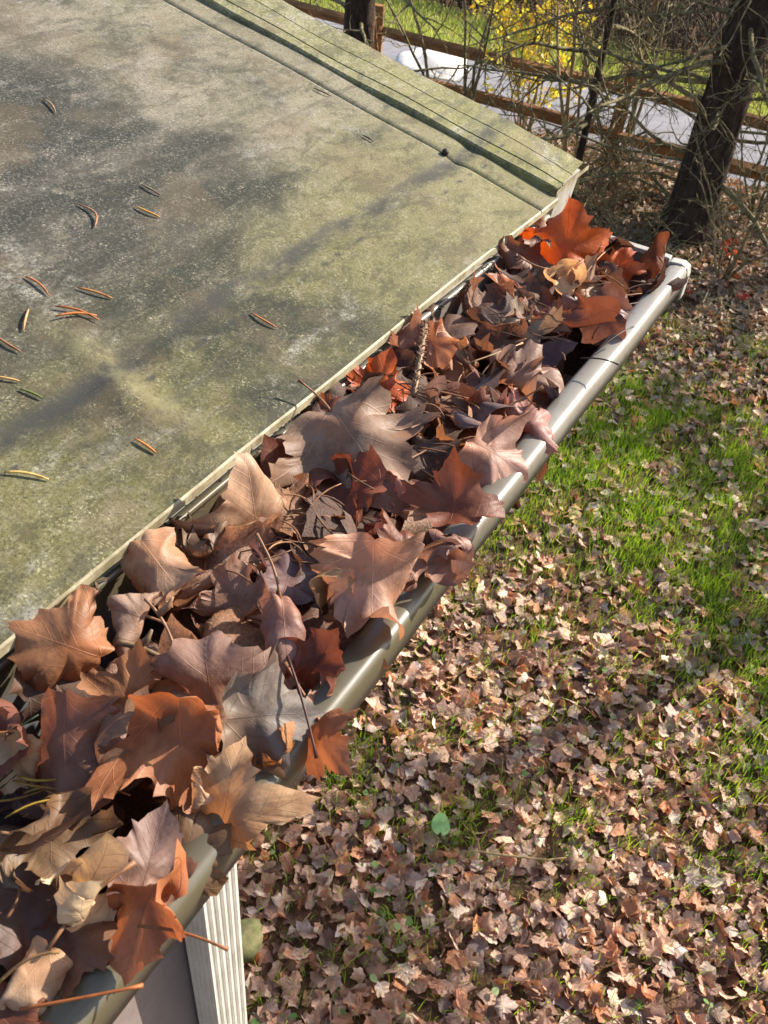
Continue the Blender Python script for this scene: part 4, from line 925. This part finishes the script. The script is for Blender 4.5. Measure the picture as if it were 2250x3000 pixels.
# ------------------------------------------------------------------ trees
def wander(p, d, L, seg, r, curl, droop=0.0):
    pts = [Vector(p)]; d = Vector(d).normalized()
    for i in range(seg):
        d = (d + Vector((r.gauss(0, curl), r.gauss(0, curl), r.gauss(0, curl) - droop))).normalized(); pts.append(pts[-1] + d * (L / seg))
    return pts
def limb(mb, p, d, L, rad, r, depth, curl=.16, droop=.02, twigs=9, sides=6, up=.0, side_len=.42):
    seg = 9 if depth == 0 else 5
    pts = wander(p, d, L, seg, r, curl, droop)
    mb.tube(pts, [rad * (1 - .85 * (i / seg)) + .0012 for i in range(seg + 1)], sides if depth == 0 else (4 if depth == 1 else 3), cap=False)
    if depth >= 2: return
    for k in range(twigs if depth == 0 else max(2, twigs // 2)):
        q = r.uniform(.18, 1.0); i = min(seg - 1, int(q * seg)); pp = pts[i].lerp(pts[i + 1], q * seg - i); t = (pts[i + 1] - pts[i]).normalized()
        o_ = t.orthogonal().normalized(); o_ = Matrix.Rotation(r.uniform(0, 6.28), 3, t) @ o_
        limb(mb, pp, t * .55 + o_ + Vector((0, 0, up)), L * side_len * r.uniform(.45, 1.1) * (1.1 - .5 * q), rad * .34, r, depth + 1, curl * 1.25, droop, twigs, up=up, side_len=side_len)
def trunk_mesh(h, r0, r1, seed, lean=(0, 0), sides=16, seg=26):
    r = random.Random(seed); V = []; Fc = []
    for j in range(seg + 1):
        q = j / seg; rr = r0 + (r1 - r0) * q + r0 * .5 * math.exp(-q * h / .16)
        for i in range(sides):
            a = 2 * pi * i / sides; k = 1 + .05 * math.sin(5 * a + seed + q * 4) + r.uniform(-.045, .045)
            V.append((lean[0] * q * h + rr * k * math.cos(a), lean[1] * q * h + rr * k * math.sin(a), -.1 + q * (h + .1)))
    for j in range(seg):
        for i in range(sides): Fc.append((j * sides + i, j * sides + (i + 1) % sides, (j + 1) * sides + (i + 1) % sides, (j + 1) * sides + i))
    return V, Fc
def spruce(x, y, h, r0, seed, nl, zlo, zhi, llen, label, az=None, twigs=9):
    r = random.Random(seed); tr = tag(obj('spruce_tree', None, loc=(x, y, gz(x, y))), label, 'tree', 'dead limbed spruces by the fence')
    V, Fc = trunk_mesh(h, r0, r0 * .35, seed); obj('trunk', mesh('trunk', V, Fc, MAT['bark'], True), tr)
    for k in range(nl):
        z = zlo + (zhi - zlo) * ((k + r.random()) / nl); a = r.uniform(0, 2 * pi) if az is None or r.random() < .42 else az + r.gauss(0, .6)
        d = Vector((math.cos(a), math.sin(a), r.uniform(-.25, .22))); mb = MB()
        limb(mb, d * r0 * .7 + Vector((0, 0, z)), d, llen * r.uniform(.5, 1.15), r.uniform(.010, .026), r, 0, .12, .010, twigs)
        mb.build('branch', MAT['limb'], tr, True)
    return tr
spruce(-1.36, 7.86, 9.0, .20, 21, 60, .10, 3.2, 2.1, 'dark spruce trunk with bare lichened limbs right of the gutter end', pi * .98, 11)
spruce(-4.62, 7.55, 8.0, .15, 22, 16, .6, 3.6, 1.5, 'dark tree trunk behind the top corner of the roof', None, 7)
spruce(-2.45, 7.9, 6.5, .034, 23, 20, .15, 2.6, 1.2, 'slender spruce tangled with dead twigs between roof corner and dark trunk', None, 9)

def shrub(name, x, y, nst, h, rad, mat, seed, label, cat, spread=.3, leaf=None, twigs=7, group=None, nleaf=0):
    r = random.Random(seed); tr = tag(obj(name, None, loc=(x, y, gz(x, y))), label, cat, group); tips = []
    for k in range(nst):
        a = r.uniform(0, 6.28); mb = MB(); d = Vector((math.cos(a) * spread, math.sin(a) * spread, 1))
        limb(mb, Vector((math.cos(a) * .05, math.sin(a) * .05, -.02)), d, h * r.uniform(.7, 1.15), rad * r.uniform(.7, 1.2), r, 0, .10, -.01, twigs, up=.35, side_len=.36)
        mb.build('stem', mat, tr, True); tips += mb.V[::5]
    if nleaf:
        n = nleaf; P = np.array([tuple(tips[r.randrange(len(tips))]) for _ in range(n)]); P = P[P[:, 2] > h * .15]; n = len(P)
        P = P + rs.normal(0, .03, P.shape); d1 = rs.normal(0, 1, (n, 3)); d1 /= np.linalg.norm(d1, axis=1)[:, None]; d2 = np.cross(d1, rs.normal(0, 1, (n, 3))); d2 /= np.linalg.norm(d2, axis=1)[:, None]
        s = (leaf[0] * (.6 + .8 * rs.rand(n)))[:, None]
        Q = np.stack((P - d1 * s, P - d2 * s * .42 + d1 * s * .1, P + d1 * s, P + d2 * s * .42 + d1 * s * .1), 1).reshape(-1, 3)
        cc = np.array([lin(c)[:3] for c in leaf[1]])[rs.randint(0, len(leaf[1]), n)] * (.8 + .4 * rs.rand(n, 1))
        obj('foliage', mesh('foliage', Q, (np.arange(n)[:, None] * 4 + np.array([[0, 1, 2, 3]])), MAT['yellow'], False, None, np.repeat(cc, 4, 0)), tr)
    return tr
YL = [(214, 200, 90), (196, 190, 84), (230, 216, 120), (182, 186, 84), (210, 170, 70)]
shrub('yellow_shrub', -3.55, 9.25, 9, 1.9, .012, MAT['twig'], 31, 'shrub with sparse yellow leaves behind the fence rails', 'shrub', .32, (.034, YL), 9, None, 2200)
shrub('sapling', -4.75, 8.1, 2, 2.6, .022, MAT['redtwig'], 32, 'smooth orange brown sapling stem beside the roof edge', 'sapling', .10, None, 5, 'bare saplings along the fence')
shrub('sapling', -4.1, 8.3, 2, 2.4, .018, MAT['limb'], 33, 'dark thin sapling in front of the white sunlit patch', 'sapling', .16, None, 7, 'bare saplings along the fence')
shrub('sapling', -3.7, 8.4, 3, 2.2, .020, MAT['limb'], 34, 'forked dark sapling left of the yellow shrub', 'sapling', .25, None, 7, 'bare saplings along the fence')
shrub('sapling', -2.75, 8.6, 4, 2.4, .024, MAT['twig'], 35, 'pale clustered sapling stems by the fence post', 'sapling', .16, None, 7, 'bare saplings along the fence')
shrub('sapling', -2.35, 8.9, 3, 2.3, .026, MAT['limb'], 36, 'olive sapling leaning right behind the fence post', 'sapling', .36, None, 7, 'bare saplings along the fence')
shrub('sapling', -.85, 7.3, 8, 1.5, .010, MAT['limb'], 37, 'lichened twiggy sapling in front of the dark trunk at the right edge', 'sapling', .5, None, 9, 'bare saplings along the fence')
shrub('sapling', -.95, 8.9, 4, 1.9, .012, MAT['limb'], 38, 'thin twiggy sapling on the drive edge right of the dark trunk', 'sapling', .4, None, 9, 'bare saplings along the fence')
shrub('bramble', -4.75, 7.4, 9, 1.4, .006, MAT['twig'], 39, 'pale bramble canes at the foot of the dark trunk behind the roof', 'shrub', .8, None, 5, 'brambles under the spruces')
shrub('bramble', -2.2, 8.0, 12, 1.0, .006, MAT['twig'], 40, 'tangled brambles at the fence post behind the roof corner', 'shrub', .9, None, 7, 'brambles under the spruces')
shrub('bramble', -1.75, 7.4, 16, .8, .005, MAT['limb'], 41, 'low tangled twigs left of the dark spruce foot', 'shrub', 1.2, None, 7, 'brambles under the spruces')
# fallen twigs under the spruces
mb = MB(); r = random.Random(61)
for k in range(1300):
    x = r.uniform(-4.6, .4); y = r.uniform(5.9, 9.2); a = r.uniform(0, 6.28); p = Vector((x, y, gz(x, y) + .03 + r.random() ** 3 * .12)); L = r.uniform(.12, .6)
    pts = wander(p, (math.cos(a), math.sin(a), r.uniform(-.05, .12)), L, 4, r, .18); rr = r.uniform(.0018, .0055); mb.tube(pts, [rr, rr, rr * .8, rr * .6, rr * .3], 4, cap=False)
tag(mb.build('fallen_twigs', MAT['limb']), 'dead twigs strewn on the ground under the spruces', 'twigs', kind='stuff')
# brushy undergrowth on the far side of the grass
mb = MB()
for k in range(2600):
    x = r.uniform(-14, 2); y = 13.3 + r.random() ** 1.5 * 6; a = r.uniform(0, 6.28)
    pts = wander((x, y, 0), (math.cos(a) * .5, math.sin(a) * .5, 1), r.uniform(.6, 2.2), 5, r, .22); rr = r.uniform(.006, .018); mb.tube(pts, [rr, rr, rr * .8, rr * .6, rr * .4, rr * .2], 4, cap=False)
tag(mb.build('undergrowth', MAT['brush']), 'dark brushy undergrowth beyond the far grass', 'undergrowth', kind='stuff')

# trees standing in the sun's direction, to the right of the view, whose bare crowns dapple the yard
def shade_tree(x, y, h, r0, seed, label, nl, zlo, llen, nleaf, lsz=.05):
    r = random.Random(seed); tr = tag(obj('bare_tree', None, loc=(x, y, 0)), label, 'tree', 'half bare yard trees')
    V, Fc = trunk_mesh(h, r0, r0 * .25, seed, (.01, 0), 10, 14); obj('trunk', mesh('trunk', V, Fc, MAT['bark'], True), tr); tips = []; mb = MB()
    for k in range(nl):
        z = zlo + (h - zlo) * (k + r.random()) / nl; a = k * 2.4 + r.uniform(-.5, .5); d = Vector((math.cos(a), math.sin(a), r.uniform(.1, .7)))
        limb(mb, Vector((.01 * z, 0, z)), d, llen * (1.15 - .6 * (z - zlo) / (h - zlo)) * r.uniform(.7, 1.2), r0 * .26, r, 0, .14, -.01, 9, 5, up=.2)
    tips = mb.V[::3]; mb.build('crown', MAT['limb'], tr, True)
    P = np.array([tuple(tips[r.randrange(len(tips))]) for _ in range(nleaf)]); n = len(P)
    P = P + rs.normal(0, .08, P.shape); d1 = rs.normal(0, 1, (n, 3)); d1 /= np.linalg.norm(d1, axis=1)[:, None]; d2 = np.cross(d1, rs.normal(0, 1, (n, 3))); d2 /= np.linalg.norm(d2, axis=1)[:, None]
    s = (lsz * (.6 + .8 * rs.rand(n)))[:, None]; Q = np.stack((P - d1 * s, P - d2 * s * .7, P + d1 * s, P + d2 * s * .7), 1).reshape(-1, 3)
    obj('foliage', mesh('foliage', Q, (np.arange(n)[:, None] * 4 + np.array([[0, 1, 2, 3]])), MAT['yellow'], False, None, np.tile(np.array(lin((150, 100, 60))[:3]), (n * 4, 1))), tr)
shade_tree(3.6, 9.2, 6.6, .13, 51, 'half bare maple out on the lawn to the right of the spruce', 14, 2.0, 2.0, 1500)
shade_tree(5.2, 7.4, 6.0, .12, 52, 'smaller half bare maple nearer the shed side of the lawn', 13, 1.9, 1.9, 1200)
shade_tree(2.4, 12.6, 8.0, .15, 53, 'half bare maple across the drive', 13, 2.6, 2.2, 1000)
